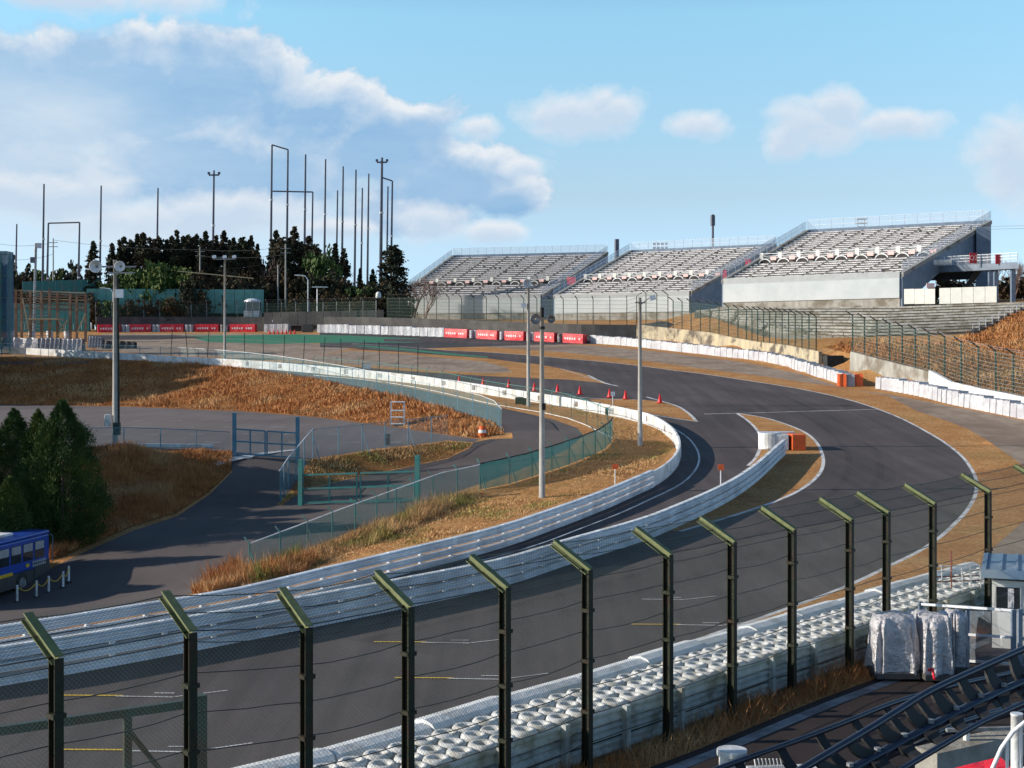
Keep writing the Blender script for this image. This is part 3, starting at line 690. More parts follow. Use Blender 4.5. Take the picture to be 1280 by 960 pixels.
tyme = bpy.data.meshes.new('tyre_stack'); tyme.from_pydata(TY.v, [], TY.f)
tyw = tyme.copy(); tyw.materials.append(MM['cover']); tyd = tyme.copy(); tyd.materials.append(MM['galv_d'])
gaps = [(151, 161), (191, 200), (231, 242), (275, 288), (587, 596), (624, 633), (658, 668), (696, 705)]
for gi, (a, b) in enumerate(gaps):
    q = span(barD, a, b); p = q[len(q) // 2]
    t = thing('tyre_pile', ('pale' if gi % 4 != 3 else 'dark') + ' tyre pile in the %s gap between red banners, %s group' % (nth(gi % 4 + 1), 'far left' if gi < 4 else 'grandstand'), 'tyre pile', (p[0], p[1], z_(*p)), 'tyre piles between red banners')
    for k in (-1, 1):
        for r in (0, 1):
            s_ = link('tyre_stack', tyw if gi % 4 != 3 else tyd, t, (k * .36, r * .7 - .35, 0))
lab = lambda i: '%s grey wrapped barrier block right of the far left red banners' % nth(i + 1)
place_blocks(smooth(span(barF, 320, 376)), 1.55, 1.1, 1.4, [MM['cover_grey']], lab, 'grey wrapped blocks behind the painted run off', side=-.1)
place_blocks(smooth(span(barF, 391, 557)), 1.62, 1.1, 1.4, [MM['cover'], MM['cover_grey']], lambda i: '%s pale wrapped barrier block right of the dark gap in the far row' % nth(i + 1), 'pale wrapped blocks in the middle of the far row', side=-.1, matf=lambda i: 1 if i in (0, 5, 9) else 0)
q = span(barD, 376, 391); p = q[len(q) // 2]
tag(build('dark_crate', MB().box((p[0], p[1], z_(*p) + .7), (1.8, 1.2, 1.4), .05), MM['dark_wall'], loc=(p[0], p[1], z_(*p)), bevel=.05), 'dark box filling the gap in the far grey barrier row', 'crate')

# end piece of the double guardrail
x, y = G(992, 561.5); zz = z_(x, y); t = thing('crash_block', 'white and orange crash block capping the end of the double guardrail', 'crash block', (x, y, zz))
build('white_part', MB().box((x - .95, y + .1, zz + .5), (1.15, 1.3, 1.05), -.1), MM['cover'], t, bevel=.06)
build('orange_part', MB().box((x + .2, y, zz + .5), (.95, 1.32, 1.08), .05), MM['orange'], t, bevel=.06)
x2, y2 = G(958, 561); z2 = z_(x2, y2)
m = MB().lathe((x2 + .2, y2, z2), [(.0, 0), (.72, 0), (.75, .1), (.75, 1.02), (.68, 1.1), (0, 1.1)], 20)
tag(build('foam_cylinder', m, MM['white'], loc=(x2, y2, z2), smooth=False), 'white rounded block behind the end of the double guardrail', 'foam block')
o = MB(); xx, yy = G(972, 561)
o.box((xx, yy + .6, z_(xx, yy) + 1.1), (2.5, .5, .1), .05)
tag(build('equipment_tray', o, MM['galv'], loc=(xx, yy, z_(xx, yy) + 1.1), bevel=.02), 'flat white tray lying across the guardrail end', 'tray')

# ---------------------------------------------------------------- white tyre wall along the near edge of the track
wallline = offset(fenceline, -.42)
wl = [p for p in wallline if p[1] < 47]
t = thing('tyre_wall', 'near white painted tyre wall with smooth white front blocks and panelled back', 'tyre wall', (*wl[len(wl) // 2], 0.0))
p3 = P3(wl)
for k in range(3): build('back_panel', MB().sweep(p3, [((a * .5 + .02), b) for a, b in wprof(.17 + k * .31)]), MM['white_dirty'], t)
for i, (x, y, a) in enumerate(spaced(wl, 2.0, .7)):
    nx, ny = math.sin(a), -math.cos(a)
    build('back_post', MB().box((x + nx * .13, y + ny * .13, z_(x, y) + .45), (.14, .12, 1.0), a), MM['white_dirty'], t)
tyv = []; rows = 3; cnt = 0
tyw2 = tyme.copy(); tyw2.materials.append(MM['white']); rest = MB()
prof = [(.13, .9), (.145, .945), (.19, .965), (.25, .95), (.287, .89), (.26, .78), (.285, .7), (.285, .58), (.26, .5)]
hi = MB().lathe((0, 0, 0), [(.12, .6)] + prof, 18); him = bpy.data.meshes.new('tyre_stack'); him.from_pydata(hi.v, [], hi.f); him.polygons.foreach_set('use_smooth', [True] * len(him.polygons)); him.materials.append(MM['tyre_white'])
for r in range(rows):
    for i, (x, y, a) in enumerate(spaced(offset(wl, -.36 - r * .50), .60, .3 + .3 * (r % 2))):
        px = CX + F * x / y
        if px < 230 or i < 0: continue
        if cnt < 100:
            o = link('tyre_stack', him, t); o.location = (x - t.location.x + random.uniform(-.02, .02), y - t.location.y, z_(x, y) - t.location.z - .02 + random.uniform(-.015, .015)); o.rotation_euler = (random.uniform(-.02, .02), random.uniform(-.02, .02), a)
            cnt += 1
        else: rest.lathe((x, y, z_(x, y)), [(.13, .8)] + prof, 12)
tag(build('tyre_stack', rest, MM['tyre_white'], t, smooth=True), kind='stuff')
cl_ = offset(wl, -2.12); S = spaced(cl_, 2.45, 0)
for i in range(len(S) - 1):
    q = smooth([S[i][:2], ((S[i][0] + S[i + 1][0]) / 2, (S[i][1] + S[i + 1][1]) / 2), (S[i][0] + (S[i + 1][0] - S[i][0]) * .985, S[i][1] + (S[i + 1][1] - S[i][1]) * .985)], step=.6)
    hh = 1.0 + .03 * math.sin(i * 2.3)
    mt = 'white' if i != len(S) - 7 else 'yellow'
    build('front_block', MB().sweep(P3(q), [(.42, 0), (.42, hh - .12), (.34, hh - .02), (.12, hh + .04), (-.2, hh - .02), (-.42, hh - .28), (-.44, 0)], True), MM['white'], t, smooth=False)

# ---------------------------------------------------------------- near catch fence
t = thing('catch_fence', 'tall dark green catch fence in front, posts leaning towards the track and wire mesh', 'catch fence', (FPOST[6][0], FPOST[6][1], 0))
base_posts = [(-10.5, 14.8)] + [(p[0], p[1]) for p in FPOST] + [(20.5, 48.8), (23.5, 53)]
pp = base_posts[:1] + [base_posts[i] for i in range(1, len(base_posts))]
arms = []
for i, (x, y) in enumerate(pp):
    a0 = pp[max(0, i - 1)]; a1 = pp[min(len(pp) - 1, i + 1)]; dx, dy = a1[0] - a0[0], a1[1] - a0[1]; L = math.hypot(dx, dy); tx, ty = dx / L, dy / L
    nx, ny = -ty, tx
    ht = 4.02; zb = z_(x, y)
    if 0 < i <= 14: ht = FPOST[i - 1][2] - zb
    arms.append((x, y, zb, ht, tx, ty, nx, ny))
    an = math.atan2(ty, tx)
    top = (x, y, zb + ht); tip = (x + nx * .86, y + ny * .86, zb + ht + .46)
    # H section: web plus two flanges
    m = MB()
    wd = .10
    for s in (-1, 1):
        m.box((x + nx * s * .082, y + ny * s * .082, zb + ht / 2 - .2), (wd * 1.4, .018, ht + .4), an)
    m.box((x, y, zb + ht / 2 - .2), (.014, .15, ht + .4), an)
    build('post', m, MM['green_steel'], t)
    m = MB(); hw = .07
    d = Vector(tip) - Vector(top); up = Vector((nx * -.58, ny * -.58, .81))
    for s0, s1, hw2 in ((-.082, -.062, hw), (.062, .082, hw), (-.062, .062, .008)):
        P = []
        for base in (Vector(top) - d * .06, Vector(tip)):
            for sx, uu in ((-1, s0), (1, s0), (1, s1), (-1, s1)):
                P.append(base + Vector((tx, ty, 0)) * (hw2 * sx) + up * uu)
        m.hexa([P[0], P[1], P[5], P[4], P[3], P[2], P[6], P[7]])
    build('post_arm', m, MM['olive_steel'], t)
def fpt(i, u, h, out=0.0):
    a, b = arms[i], arms[i + 1]
    x = a[0] + (b[0] - a[0]) * u; y = a[1] + (b[1] - a[1]) * u; zb = a[2] + (b[2] - a[2]) * u; ht = a[3] + (b[3] - a[3]) * u
    nx = a[6] + (b[6] - a[6]) * u; ny = a[7] + (b[7] - a[7]) * u; off = .10
    if h <= 1: return (x + nx * off, y + ny * off, zb + ht * h)
    k = h - 1; return (x + nx * (off + .82 * k), y + ny * (off + .82 * k), zb + ht + .45 * k)
cab = MB(); 
for hv in [.13, .27, .41, .55, .69, .84, .96, 1.0, 1.5, 1.96]:
    pts = []
    for i in range(len(arms) - 1):
        sag = random.uniform(.0, .07) if hv not in (1.0,) else .01
        for u in (0, .25, .5, .75):
            p = fpt(i, u, hv); pts.append((p[0], p[1], p[2] - sag * 4 * u * (1 - u) + random.uniform(-.01, .01)))
    pts.append(fpt(len(arms) - 2, 1, hv)); cab.tube(pts, .010 if hv != 1.0 else .012, 4)
build('cable', cab, MM['wire'], t)
net = []; nf = []
def seg(p, q, r):
    p = np.array(p); q = np.array(q); d = q - p; d /= np.linalg.norm(d) + 1e-9
    a = np.cross(d, (0, 1, .2)); a /= np.linalg.norm(a) + 1e-9; b = np.cross(d, a); k = len(net)
    for e in (p, q):
        for j in range(3): w_ = 2 * math.pi * j / 3; net.append(e + a * r * math.cos(w_) + b * r * math.sin(w_))
    for j in range(3): nf.append((k + j, k + (j + 1) % 3, k + 3 + (j + 1) % 3, k + 3 + j))
cell = .075
for i in range(len(arms) - 1):
    L = math.hypot(arms[i + 1][0] - arms[i][0], arms[i + 1][1] - arms[i][1])
    n = int(L / cell); H1 = arms[i][3]; ns = int(H1 / L * n)
    for s in (1, -1):
        for k in range(-ns, n):      # diagonals on the upright part
            u0, h0 = k / n, 0.02; u1, h1 = (k + ns) / n, 1.0
            if u0 < 0: h0 = .02 + .98 * (-u0) / (u1 - u0); u0 = 0
            if u1 > 1: h1 = .02 + .98 * (1 - k / n) / (ns / n); u1 = 1
            if s < 0: u0, u1 = 1 - u0, 1 - u1
            seg(fpt(i, u0, h0), fpt(i, u1, h1), .0023)
        na = int(1.02 / L * n)
        for k in range(-na, n):
            u0, h0 = k / n, 1.0; u1, h1 = (k + na) / n, 1.96
            if u0 < 0: h0 = 1 + .96 * (-u0) / (u1 - u0); u0 = 0
            if u1 > 1: h1 = 1 + .96 * (1 - k / n) / (na / n); u1 = 1
            if s < 0: u0, u1 = 1 - u0, 1 - u1
            seg(fpt(i, u0, h0), fpt(i, u1, h1), .0023)
me = mesh_np('wire_mesh', np.array(net), np.array(nf), MM['mesh_wire']); o = link('wire_mesh', me, t); o.location = -t.location
# cable clamps seen on the posts
for a in arms:
    m = MB()
    for hh in (.3, .55, .8): build('clamp', MB().box((a[0] + .01, a[1] - .01, a[2] + a[3] * hh), (.2, .2, .07), math.atan2(a[5], a[4])), MM['green_steel'], t)
# lower green steel gate frame at bottom left, beyond the fence
g0 = W3(-120, 935, 20.9); g1 = W3(246, 878, 23.4); t = thing('steel_gate', 'dark green steel gate frame with diagonal braces behind the first fence posts', 'gate', (g1[0], g1[1], 0))
zt = g1[2]; dr = Vector((g1[0] - g0[0], g1[1] - g0[1], 0)); Ld = dr.length; dr.normalize(); an = math.atan2(dr.y, dr.x)
def gp(s, h): return (g0[0] + dr.x * s, g0[1] + dr.y * s, h)
for h in (zt, .5):
    c = gp(Ld / 2, h); build('gate_rail', MB().box(c, (Ld, .12, .14), an), MM['green_steel2'], t)
build('gate_post', MB().box(gp(Ld + .05, zt / 2), (.2, .2, zt + .25), an), MM['green_steel2'], t)
for s in (Ld - 1.2, Ld - 2.35, Ld - 3.5, .6): build('upright', MB().box(gp(s, zt / 2), (.13, .10, zt), an), MM['green_steel2'], t)
for s in (Ld - 1.2, Ld - 3.5): build('brace', MB().tube([gp(s + .05, zt - .35), gp(s + 1.0, .6)], .06, 4), MM['green_steel2'], t)
c0, c1 = gp(0, .5), gp(Ld, .5); build('mesh_panel', MB().quad(c0, c1, (c1[0], c1[1], zt), (c0[0], c0[1], zt)), MM['net_gd'], t)
# ---------------------------------------------------------------- walls and fences round the outside of the bend
def wall_along(name, label, cat, path, h, th, mat, zfun=None, group=None, capmat=None, thk_side=0):
    p3 = [(p[0], p[1], (zfun(*p) if zfun else z_(*p))) for p in path]
    hs = h if hasattr(h, '__len__') else [h] * len(p3)
    m = MB(); P, T, N = normals(path); k0 = 0
    for i, p in enumerate(p3):
        for a, b in ((-th / 2, -1.2), (-th / 2, hs[i]), (th / 2, hs[i]), (th / 2, -1.2)): m.v.append((p[0] + N[i][0] * a, p[1] + N[i][1] * a, p[2] + b))
    for i in range(len(p3) - 1):
        for j in range(4): m.f.append((i * 4 + j, i * 4 + (j + 1) % 4, i * 4 + 4 + (j + 1) % 4, i * 4 + 4 + j))
    m.f += [(0, 1, 2, 3), tuple(len(p3) * 4 - 4 + j for j in (3, 2, 1, 0))]
    return tag(build(name, m, mat, loc=p3[len(p3) // 2]), label, cat, group)
backF = offset(smooth([p for p in barF]), -3.6)
rw = [W3(797, 406, 204), W3(842, 411, 197), W3(887, 416, 189), W3(932, 425, 181), W3(985, 432, 165), W3(1025, 440, 154.5)]
rw2 = [W3(1064, 440, 148), W3(1110, 452, 140.5), W3(1162, 465, 132.5)]
dwall = backF + [(14.5, 207.5), (rw[0][0] - .2, rw[0][1])]
dwall = smooth(dwall[::4] + [dwall[-1]], step=2)
wall_along('belt_wall', 'long dark wall behind the red and white barrier row', 'wall', dwall, 2.6, .4, MM['dark_wall'], lambda x, y: float(RZ(y)))
def topline(W, base): return smooth([(w_[0], w_[1]) for w_ in W], step=2)
def wall_top(name, label, W, mat, dy=.9):
    path = smooth([(w_[0], w_[1] - dy * .3) for w_ in W], step=2)
    zt = np.interp([p[0] for p in path], [w_[0] for w_ in W], [w_[2] for w_ in W])
    zb = [float(RZ(p[1])) - .3 for p in path]
    m = MB(); P, T, N = normals(path)
    for i, p in enumerate(path):
        for a, z in ((-.2, zb[i] - 1), (-.2, zt[i] + .05), (.2, zt[i] + .05), (.3, zb[i] - 1)): m.v.append((p[0] + N[i][0] * a, p[1] + N[i][1] * a, z))
    for i in range(len(path) - 1):
        for j in range(4): m.f.append((i * 4 + j, i * 4 + (j + 1) % 4, i * 4 + 4 + (j + 1) % 4, i * 4 + 4 + j))
    m.f += [(0, 1, 2, 3), tuple(len(path) * 4 - 4 + j for j in (3, 2, 1, 0))]
    return tag(build(name, m, mat, loc=(path[0][0], path[0][1], zb[0])), label, 'wall')
wall_top('retaining_wall', 'yellow stained concrete retaining wall behind the white wrapped blocks', rw, MM['conc_old'])
wall_top('retaining_wall', 'grey weathered concrete retaining wall right of the gap in the barriers', rw2, MM['conc'])
wall_top('white_wall', 'smooth white wall sloping down behind the right hand white blocks', [W3(1162, 463.5, 131.8), W3(1190, 478, 128.5), W3(1230, 487, 124), W3(1280, 497, 118.3), W3(1400, 520, 110)], MM['white'])

def far_fence(name, label, pts3, H, spacing, postmat, netmat, arm=.8, wires=8, nets=True, wmat='wire', r=.07, group=None, lean=None, armrise=.5, cat='catch fence'):
    """pts3: path of post feet with z; arm leans to the right-hand side of travel"""
    path = [(p[0], p[1]) for p in pts3]; s = np.concatenate([[0], np.cumsum(np.linalg.norm(np.diff(np.array(path), axis=0), axis=1))])
    zz = [p[2] for p in pts3]; HH = H if hasattr(H, '__len__') else [H, H]
    t = thing(name, label, cat, pts3[len(pts3) // 2], group); S = spaced(path, spacing); n = len(S); q = []
    for i, (x, y, a) in enumerate(S):
        z = float(np.interp(i * spacing, s, zz)); h = HH[0] + (HH[1] - HH[0]) * i / max(1, n - 1); nx, ny = math.sin(a), -math.cos(a)
        lx = random.uniform(-lean, lean) if lean else 0
        q.append((x, y, z, h, nx, ny))
        pts = [(x, y, z - .3), (x + lx, y, z + h)]
        if arm: pts.append((x + lx + nx * arm, y + ny * arm, z + h + armrise))
        if i < 98: build('post', MB().tube(pts, r, 4), postmat, t)
    w_ = MB()
    for k in range(wires):
        f = (k + .6) / wires
        w_.tube([(a[0] + a[4] * .08, a[1] + a[5] * .08, a[2] + a[3] * f) for a in q], .018, 3, cap=False)
    if arm:
        for f in (.5, .95): w_.tube([(a[0] + a[4] * arm * f, a[1] + a[5] * arm * f, a[2] + a[3] + armrise * f) for a in q], .015, 3, cap=False)
    if wires: build('cable', w_, MM[wmat], t)
    if nets:
        m = MB()
        for a, b in zip(q, q[1:]):
            m.quad((a[0] + a[4] * .1, a[1] + a[5] * .1, a[2]), (b[0] + b[4] * .1, b[1] + b[5] * .1, b[2]), (b[0] + b[4] * .1, b[1] + b[5] * .1, b[2] + b[3]), (a[0] + a[4] * .1, a[1] + a[5] * .1, a[2] + a[3]))
        build('netting', m, netmat, t)
    return t
def zpath(path, f): return [(p[0], p[1], f(*p)) for p in path]
fa = [p for p in dwall]
kk = min(range(len(fa)), key=lambda i: abs(CX + F * fa[i][0] / fa[i][1] - 480))
far_fence('catch_fence', 'brownish wire fence behind the far left red banners and grey blocks', zpath(offset(fa[:kk + 1], -.7), lambda x, y: float(RZ(y)) + 1.2), [3.4, 4.2], 2.7, MM['galv_d'], MM['net_gd'], arm=.7)
fb = offset(fa[kk:], -.7)
far_fence('catch_fence', 'dark catch fence with bent posts in front of the two left grandstands', zpath(fb, lambda x, y: float(RZ(y)) + 1.6) + [(p[0], p[1] + .8, p[2]) for p in rw[:2]], [4.4, 4.9], 2.55, MM['green_steel'], MM['net_gd'])
far_fence('catch_fence', 'green catch fence on the yellow stained wall below the right grandstand', [(p[0], p[1] + .6, p[2]) for p in rw[1:]], [4.1, 4.0], 2.3, MM['green_steel2'], MM['net_g'], r=.08, wires=10)
far_fence('catch_fence', 'green catch fence on the right, above the white wrapped blocks and sloping wall', [(p[0] + .3, p[1] + .6, p[2]) for p in rw2] + [W3(1230, 487, 125.2), W3(1280, 497, 119.5), W3(1400, 520, 111)], [4.0, 3.6], 2.6, MM['green_steel2'], MM['net_g'], r=.09, wires=11, wmat='galv_d')
bx = W3(1028, 452, 152); m = MB().box((bx[0] + 1.0, bx[1] - 1, bx[2] - .6), (2.0, 1.4, 2.6), .1)
tag(build('covered_crate', m, MM['rubber'], loc=(bx[0] + 1, bx[1] - 1, bx[2] - 1.9), bevel=.12), 'black covered crate at the end of the stained wall beside the gap', 'crate')

# ---------------------------------------------------------------- lighter chain link fences
def link_fence(label, path, h, spacing, pm, nm, rail='same', arm=0, brace=0, name='chain_link_fence', zf=None, r=.035, group=None, railr=.03, low=False):
    t = thing(name, label, 'fence', (*path[len(path) // 2], z_(*path[len(path) // 2])), group)
    zf = zf or z_
    S = spaced(path, spacing); L = plen(path)
    for i, (x, y, a) in enumerate(S[:98]):
        z = zf(x, y); nx, ny = math.sin(a), -math.cos(a)
        pts = [(x, y, z - .2), (x, y, z + h)]
        if arm: pts.append((x - nx * arm, y - ny * arm, z + h + arm * .9))
        m = MB().tube(pts, r, 5)
        if brace and i % brace == 0: m.tube([(x, y, z + h * .8), (x + nx * .7, y + ny * .7, z - .1)], r * .7, 4)
        build('post', m, pm, t)
    p3 = [(p[0], p[1], zf(*p)) for p in path]
    if rail: build('top_rail', MB().tube([(p[0], p[1], p[2] + h) for p in p3[::2] + [p3[-1]]], railr, 4), pm if rail == 'same' else rail, t)
    if low: build('bottom_rail', MB().tube([(p[0], p[1], p[2] + .08) for p in p3[::2] + [p3[-1]]], railr, 4), MM['white'], t)
    m = MB()
    for a, b in zip(p3, p3[1:]): m.quad((a[0], a[1], a[2] + .05), (b[0], b[1], b[2] + .05), (b[0], b[1], b[2] + h), (a[0], a[1], a[2] + h))
    build('netting', m, nm, t); return t
up = smooth(GL([(213, 452), (322, 460), (436, 470), (522, 480)]))
far_fence('wire_fence', 'tall dark leaning posts with loose wires beside the painted run off', P3(up), [4.0, 4.0], 3.3, MM['green_steel2'], None, arm=0, wires=2, nets=False, r=.05, lean=.35, cat='wire fence')
link_fence('teal fence curving between the upper service road and the white track wall', smooth(GL([(392, 470), (460, 476), (530, 487), (620, 507), (680, 517), (722, 528), (750, 541), (766, 549)])), 2.0, 3.4, MM['teal'], MM['net_gd'], low=True, arm=.25)
link_fence('pale blue fence along the top of the long orange grass bank', smooth(GL([(-250, 447), (0, 447), (120, 449), (200, 451.5), (300, 459), (400, 474), (500, 496), (600, 522), (624, 534), (627, 541)])), 1.8, 3.2, MM['blue_paint'], MM['net_b'], rail=MM['galv'])
link_fence('low blue fence behind the brown grass, left of the blue gate', smooth(GL([(-300, 562), (0, 562), (130, 561), (200, 561), (288, 566)])), 1.35, 2.3, MM['blue_paint'], MM['net_b'])
link_fence('pale blue fence on top of the dark grass mound', smooth(GL([(391, 572), (430, 567), (470, 562), (520, 556), (560, 551)])), 1.85, 2.2, MM['blue_paint'], MM['net_b'], brace=2, rail=MM['galv_d'])
link_fence('pale blue fence running down the slope between the two gates', smooth(GL([(391, 573), (375, 592), (360, 612), (349, 631)])), 1.95, 2.0, MM['blue_paint'], MM['net_b'], rail=MM['galv'])
link_fence('green fence with bent post tops above the tall dry grass', smooth(GL([(312, 722), (338, 712), (400, 685), (470, 657), (552, 624), (600, 613)])), 1.5, 2.2, MM['teal'], MM['net_t'], arm=.3, brace=2, rail=MM['galv'])
scr = smooth(GL([(600, 613), (635, 606), (695, 587), (725, 576), (757, 561), (766, 549)]))
t = link_fence('green fence hung with teal screen net at the edge of the brown grass', scr, 1.55, 2.2, MM['teal'], MM['net_screen'], arm=.3, brace=1, rail=MM['rubber'], name='screened_fence', railr=.05)
def gate(label, a, b, hp, hf, mat, leaves=2, netm=None, hp2=None):
    t = thing('double_gate', label, 'gate', (*a, z_(*a))); A = Vector((*a, z_(*a))); B = Vector((*b, z_(*b))); an = math.atan2(B.y - A.y, B.x - A.x); L = math.hypot(B.x - A.x, B.y - A.y)
    for P in (A, B): build('gate_post', MB().box((P.x, P.y, P.z + hp / 2 - .1), (.26, .26, hp + .2), an), mat, t)
    def at(u, h): q = A.lerp(B, u); return (q.x, q.y, q.z + h)
    for k in range(leaves):
        u0, u1 = (k + .03) / leaves, (k + .97) / leaves; m = MB()
        for h in (.15, hf * .55, hf): m.tube([at(u0, h), at(u1, h)], .07, 4)
        for u in (u0, (u0 + u1) / 2, u1): m.tube([at(u, .1), at(u, hf)], .06, 4)
        lf = build('gate_leaf', m, mat, t)
        build('mesh_panel', MB().quad(at(u0, .15), at(u1, .15), at(u1, hf), at(u0, hf)), netm or MM['net_b'], lf)
    return t
gate('blue double gate at the head of the ramp into the car park', G(293, 570), G(372, 575), 2.8, 1.75, MM['blue_paint'])
gate('green double gate across the service road below the dark mound', G(376, 632), G(522, 628), 2.65, 1.75, MM['teal'], netm=MM['net_gd'])

# ---------------------------------------------------------------- grandstands
def stand(label, FL, FR, BL, BR, zf, zt, zg, n, lower, secs, openend=False):
    c = ((FL[0] + BR[0]) / 2, (FL[1] + BR[1]) / 2, zg); t = thing('grandstand', label, 'grandstand', c, 'grandstands beyond the bend')
    def P(s, v, dz=0.0):
        x = (FL[0] * (1 - s) + FR[0] * s) * (1 - v) + (BL[0] * (1 - s) + BR[0] * s) * v
        y = (FL[1] * (1 - s) + FR[1] * s) * (1 - v) + (BL[1] * (1 - s) + BR[1] * s) * v
        return (x, y, zf + (zt - zf) * v + dz)
    N = n + 2; gapv = lower
    m = MB(); dv = 1 / N; rise = (zt - zf) * dv
    for k in range(N):
        v0, v1 = k * dv, (k + 1) * dv
        a, b, c_, d = P(0, v0), P(1, v0), P(1, v1), P(0, v1); z0, z1 = zf + rise * (k - 1), zf + rise * k
        m.quad((a[0], a[1], z0), (b[0], b[1], z0), (b[0], b[1], z1), (a[0], a[1], z1))
        m.quad((a[0], a[1], z1), (b[0], b[1], z1), (c_[0], c_[1], z1), (d[0], d[1], z1))
    build('terrace_steps', m, MM['step'], t)
    # seats
    row = 0
    for k in range(N):
        if k in (gapv, gapv + 1): continue
        v0, v1 = (k + .12) * dv, (k + .62) * dv; z = zf + rise * k; m = MB()
        for q in range(secs):
            s0, s1 = (q + .055) / secs, (q + .945) / secs; ns = 7
            for j in range(ns):
                if random.random() < .015: continue
                sa, sb = s0 + (s1 - s0) * (j + .04) / ns, s0 + (s1 - s0) * (j + .96) / ns
                A, B, C_, D = P(sa, v0), P(sb, v0), P(sb, v1), P(sa, v1)
                jz = random.uniform(-.02, .02); m.hexa([(p[0], p[1], z + .04) for p in (A, B, C_, D)] + [(p[0], p[1], z + rise * .56 + jz) for p in (A, B, C_, D)])
        build('seat_row', m, MM['seat'], t); row += 1
    # aisles
    for q in range(1, secs):
        m = MB(); s = q / secs; w_ = .010
        for k in range(N):
            v0, v1 = k * dv, (k + .98) * dv; z = zf + rise * k
            A, B, C_, D = P(s - w_, v0), P(s + w_, v0), P(s + w_, v1), P(s - w_, v1)
            m.hexa([(p[0], p[1], z + .0) for p in (A, B, C_, D)] + [(p[0], p[1], z + .12) for p in (A, B, C_, D)])
        build('aisle', m, MM['stepc'], t)
    # front fascia, plinth, side wall, back wall
    a, b = P(0, 0), P(1, 0); zlow = zg
    d = Vector((b[0] - a[0], b[1] - a[1], 0)).normalized(); nrm = Vector((d.y, -d.x, 0))
    def band(u0, u1, z0, z1, off, mat, nm):
        A = Vector(a) + (Vector(b) - Vector(a)) * u0 + nrm * off; B = Vector(a) + (Vector(b) - Vector(a)) * u1 + nrm * off
        A2 = A - nrm * (off + .3); B2 = B - nrm * (off + .3)
        build(nm, MB().hexa([(A.x, A.y, z0), (B.x, B.y, z0), (B2.x, B2.y, z0), (A2.x, A2.y, z0), (A.x, A.y, z1), (B.x, B.y, z1), (B2.x, B2.y, z1), (A2.x, A2.y, z1)]), mat, t)
    zm = zlow + (zf - zlow) * .0
    band(0, 1, zm + .3, zf - .45, .25, MM['fascia'], 'fascia'); band(0, 1, zf - .45, zf + .45, .18, MM['parapet'], 'parapet'); band(0, 1, zm - 1.2, zm + .3, .1, MM['conc'], 'plinth')
    def side(s, nm):
        p0, p1 = P(s, 0), P(s, 1); dd = Vector((p1[0] - p0[0], p1[1] - p0[1], 0)).normalized(); o_ = d * (.35 if s else -.35)
        m = MB()
        if openend and s == 1:
            pm = P(s, .42); V_ = [(p0[0], p0[1], zg - 1), (pm[0], pm[1], zg + 4.6), (pm[0], pm[1], pm[2] + .3), (p0[0], p0[1], zf + .1)]; V2 = [(pm[0], pm[1], zg + 4.6), (p1[0], p1[1], zg + 5.2), (p1[0], p1[1], zt + .3), (pm[0], pm[1], pm[2] + .3)]
            for V__ in (V_, V2): m.hexa([V__[0], V__[1], (V__[1][0] + o_.x, V__[1][1] + o_.y, V__[1][2]), (V__[0][0] + o_.x, V__[0][1] + o_.y, V__[0][2]), V__[3], V__[2], (V__[2][0] + o_.x, V__[2][1] + o_.y, V__[2][2]), (V__[3][0] + o_.x, V__[3][1] + o_.y, V__[3][2])])
            return build(nm, m, MM['stand_steel'], t), o_
        V_ = [(p0[0], p0[1], zg - 1), (p1[0], p1[1], zg - 1), (p1[0], p1[1], zt + .3), (p0[0], p0[1], zf + .1)]
        m.hexa([V_[0], V_[1], (V_[1][0] + o_.x, V_[1][1] + o_.y, V_[1][2]), (V_[0][0] + o_.x, V_[0][1] + o_.y, V_[0][2]), V_[3], V_[2], (V_[2][0] + o_.x, V_[2][1] + o_.y, V_[2][2]), (V_[3][0] + o_.x, V_[3][1] + o_.y, V_[3][2])])
        return build(nm, m, MM['stand_steel'], t), o_
    for s in (0, 1):
        _, o_ = side(s, 'side_wall')
        p0, p1 = P(s, 0), P(s, 1); L = math.hypot(p1[0] - p0[0], p1[1] - p0[1])
        build('edge_slab', MB().hexa([(p0[0] + o_.x * k_, p0[1] + o_.y * k_, zf - .25) for k_ in (-.6,)] + [(p0[0] + o_.x * 1.4, p0[1] + o_.y * 1.4, zf - .25), (p1[0] + o_.x * 1.4, p1[1] + o_.y * 1.4, zt - .25), (p1[0] - o_.x * .6, p1[1] - o_.y * .6, zt - .25),
              (p0[0] - o_.x * .6, p0[1] - o_.y * .6, zf + .3), (p0[0] + o_.x * 1.4, p0[1] + o_.y * 1.4, zf + .3), (p1[0] + o_.x * 1.4, p1[1] + o_.y * 1.4, zt + .35), (p1[0] - o_.x * .6, p1[1] - o_.y * .6, zt + .35)]), MM['conc'], t)
        m = MB(); m2 = MB(); q = (p0[0] + o_.x, p0[1] + o_.y, zf + .35), (p1[0] + o_.x, p1[1] + o_.y, zt + .35)
        for k in range(int(L / 1.8) + 1):
            u = k * 1.8 / L; x, y, z = (q[0][i] + (q[1][i] - q[0][i]) * u for i in range(3)); m.tube([(x, y, z), (x, y, z + 1.4)], .04, 4)
        for h in (.7, 1.4): m.tube([(q[0][0], q[0][1], q[0][2] + h), (q[1][0], q[1][1], q[1][2] + h)], .035, 4)
        r_ = build('railing', m, MM['galv'], t)
        m2.quad(q[0], q[1], (q[1][0], q[1][1], q[1][2] + 1.4), (q[0][0], q[0][1], q[0][2] + 1.4)); build('mesh_panel', m2, MM['net_grey'], r_)
    # back wall and tall rear mesh
    a2, b2 = P(0, 1), P(1, 1)
    zq = zg + 4 if openend else zg - 1
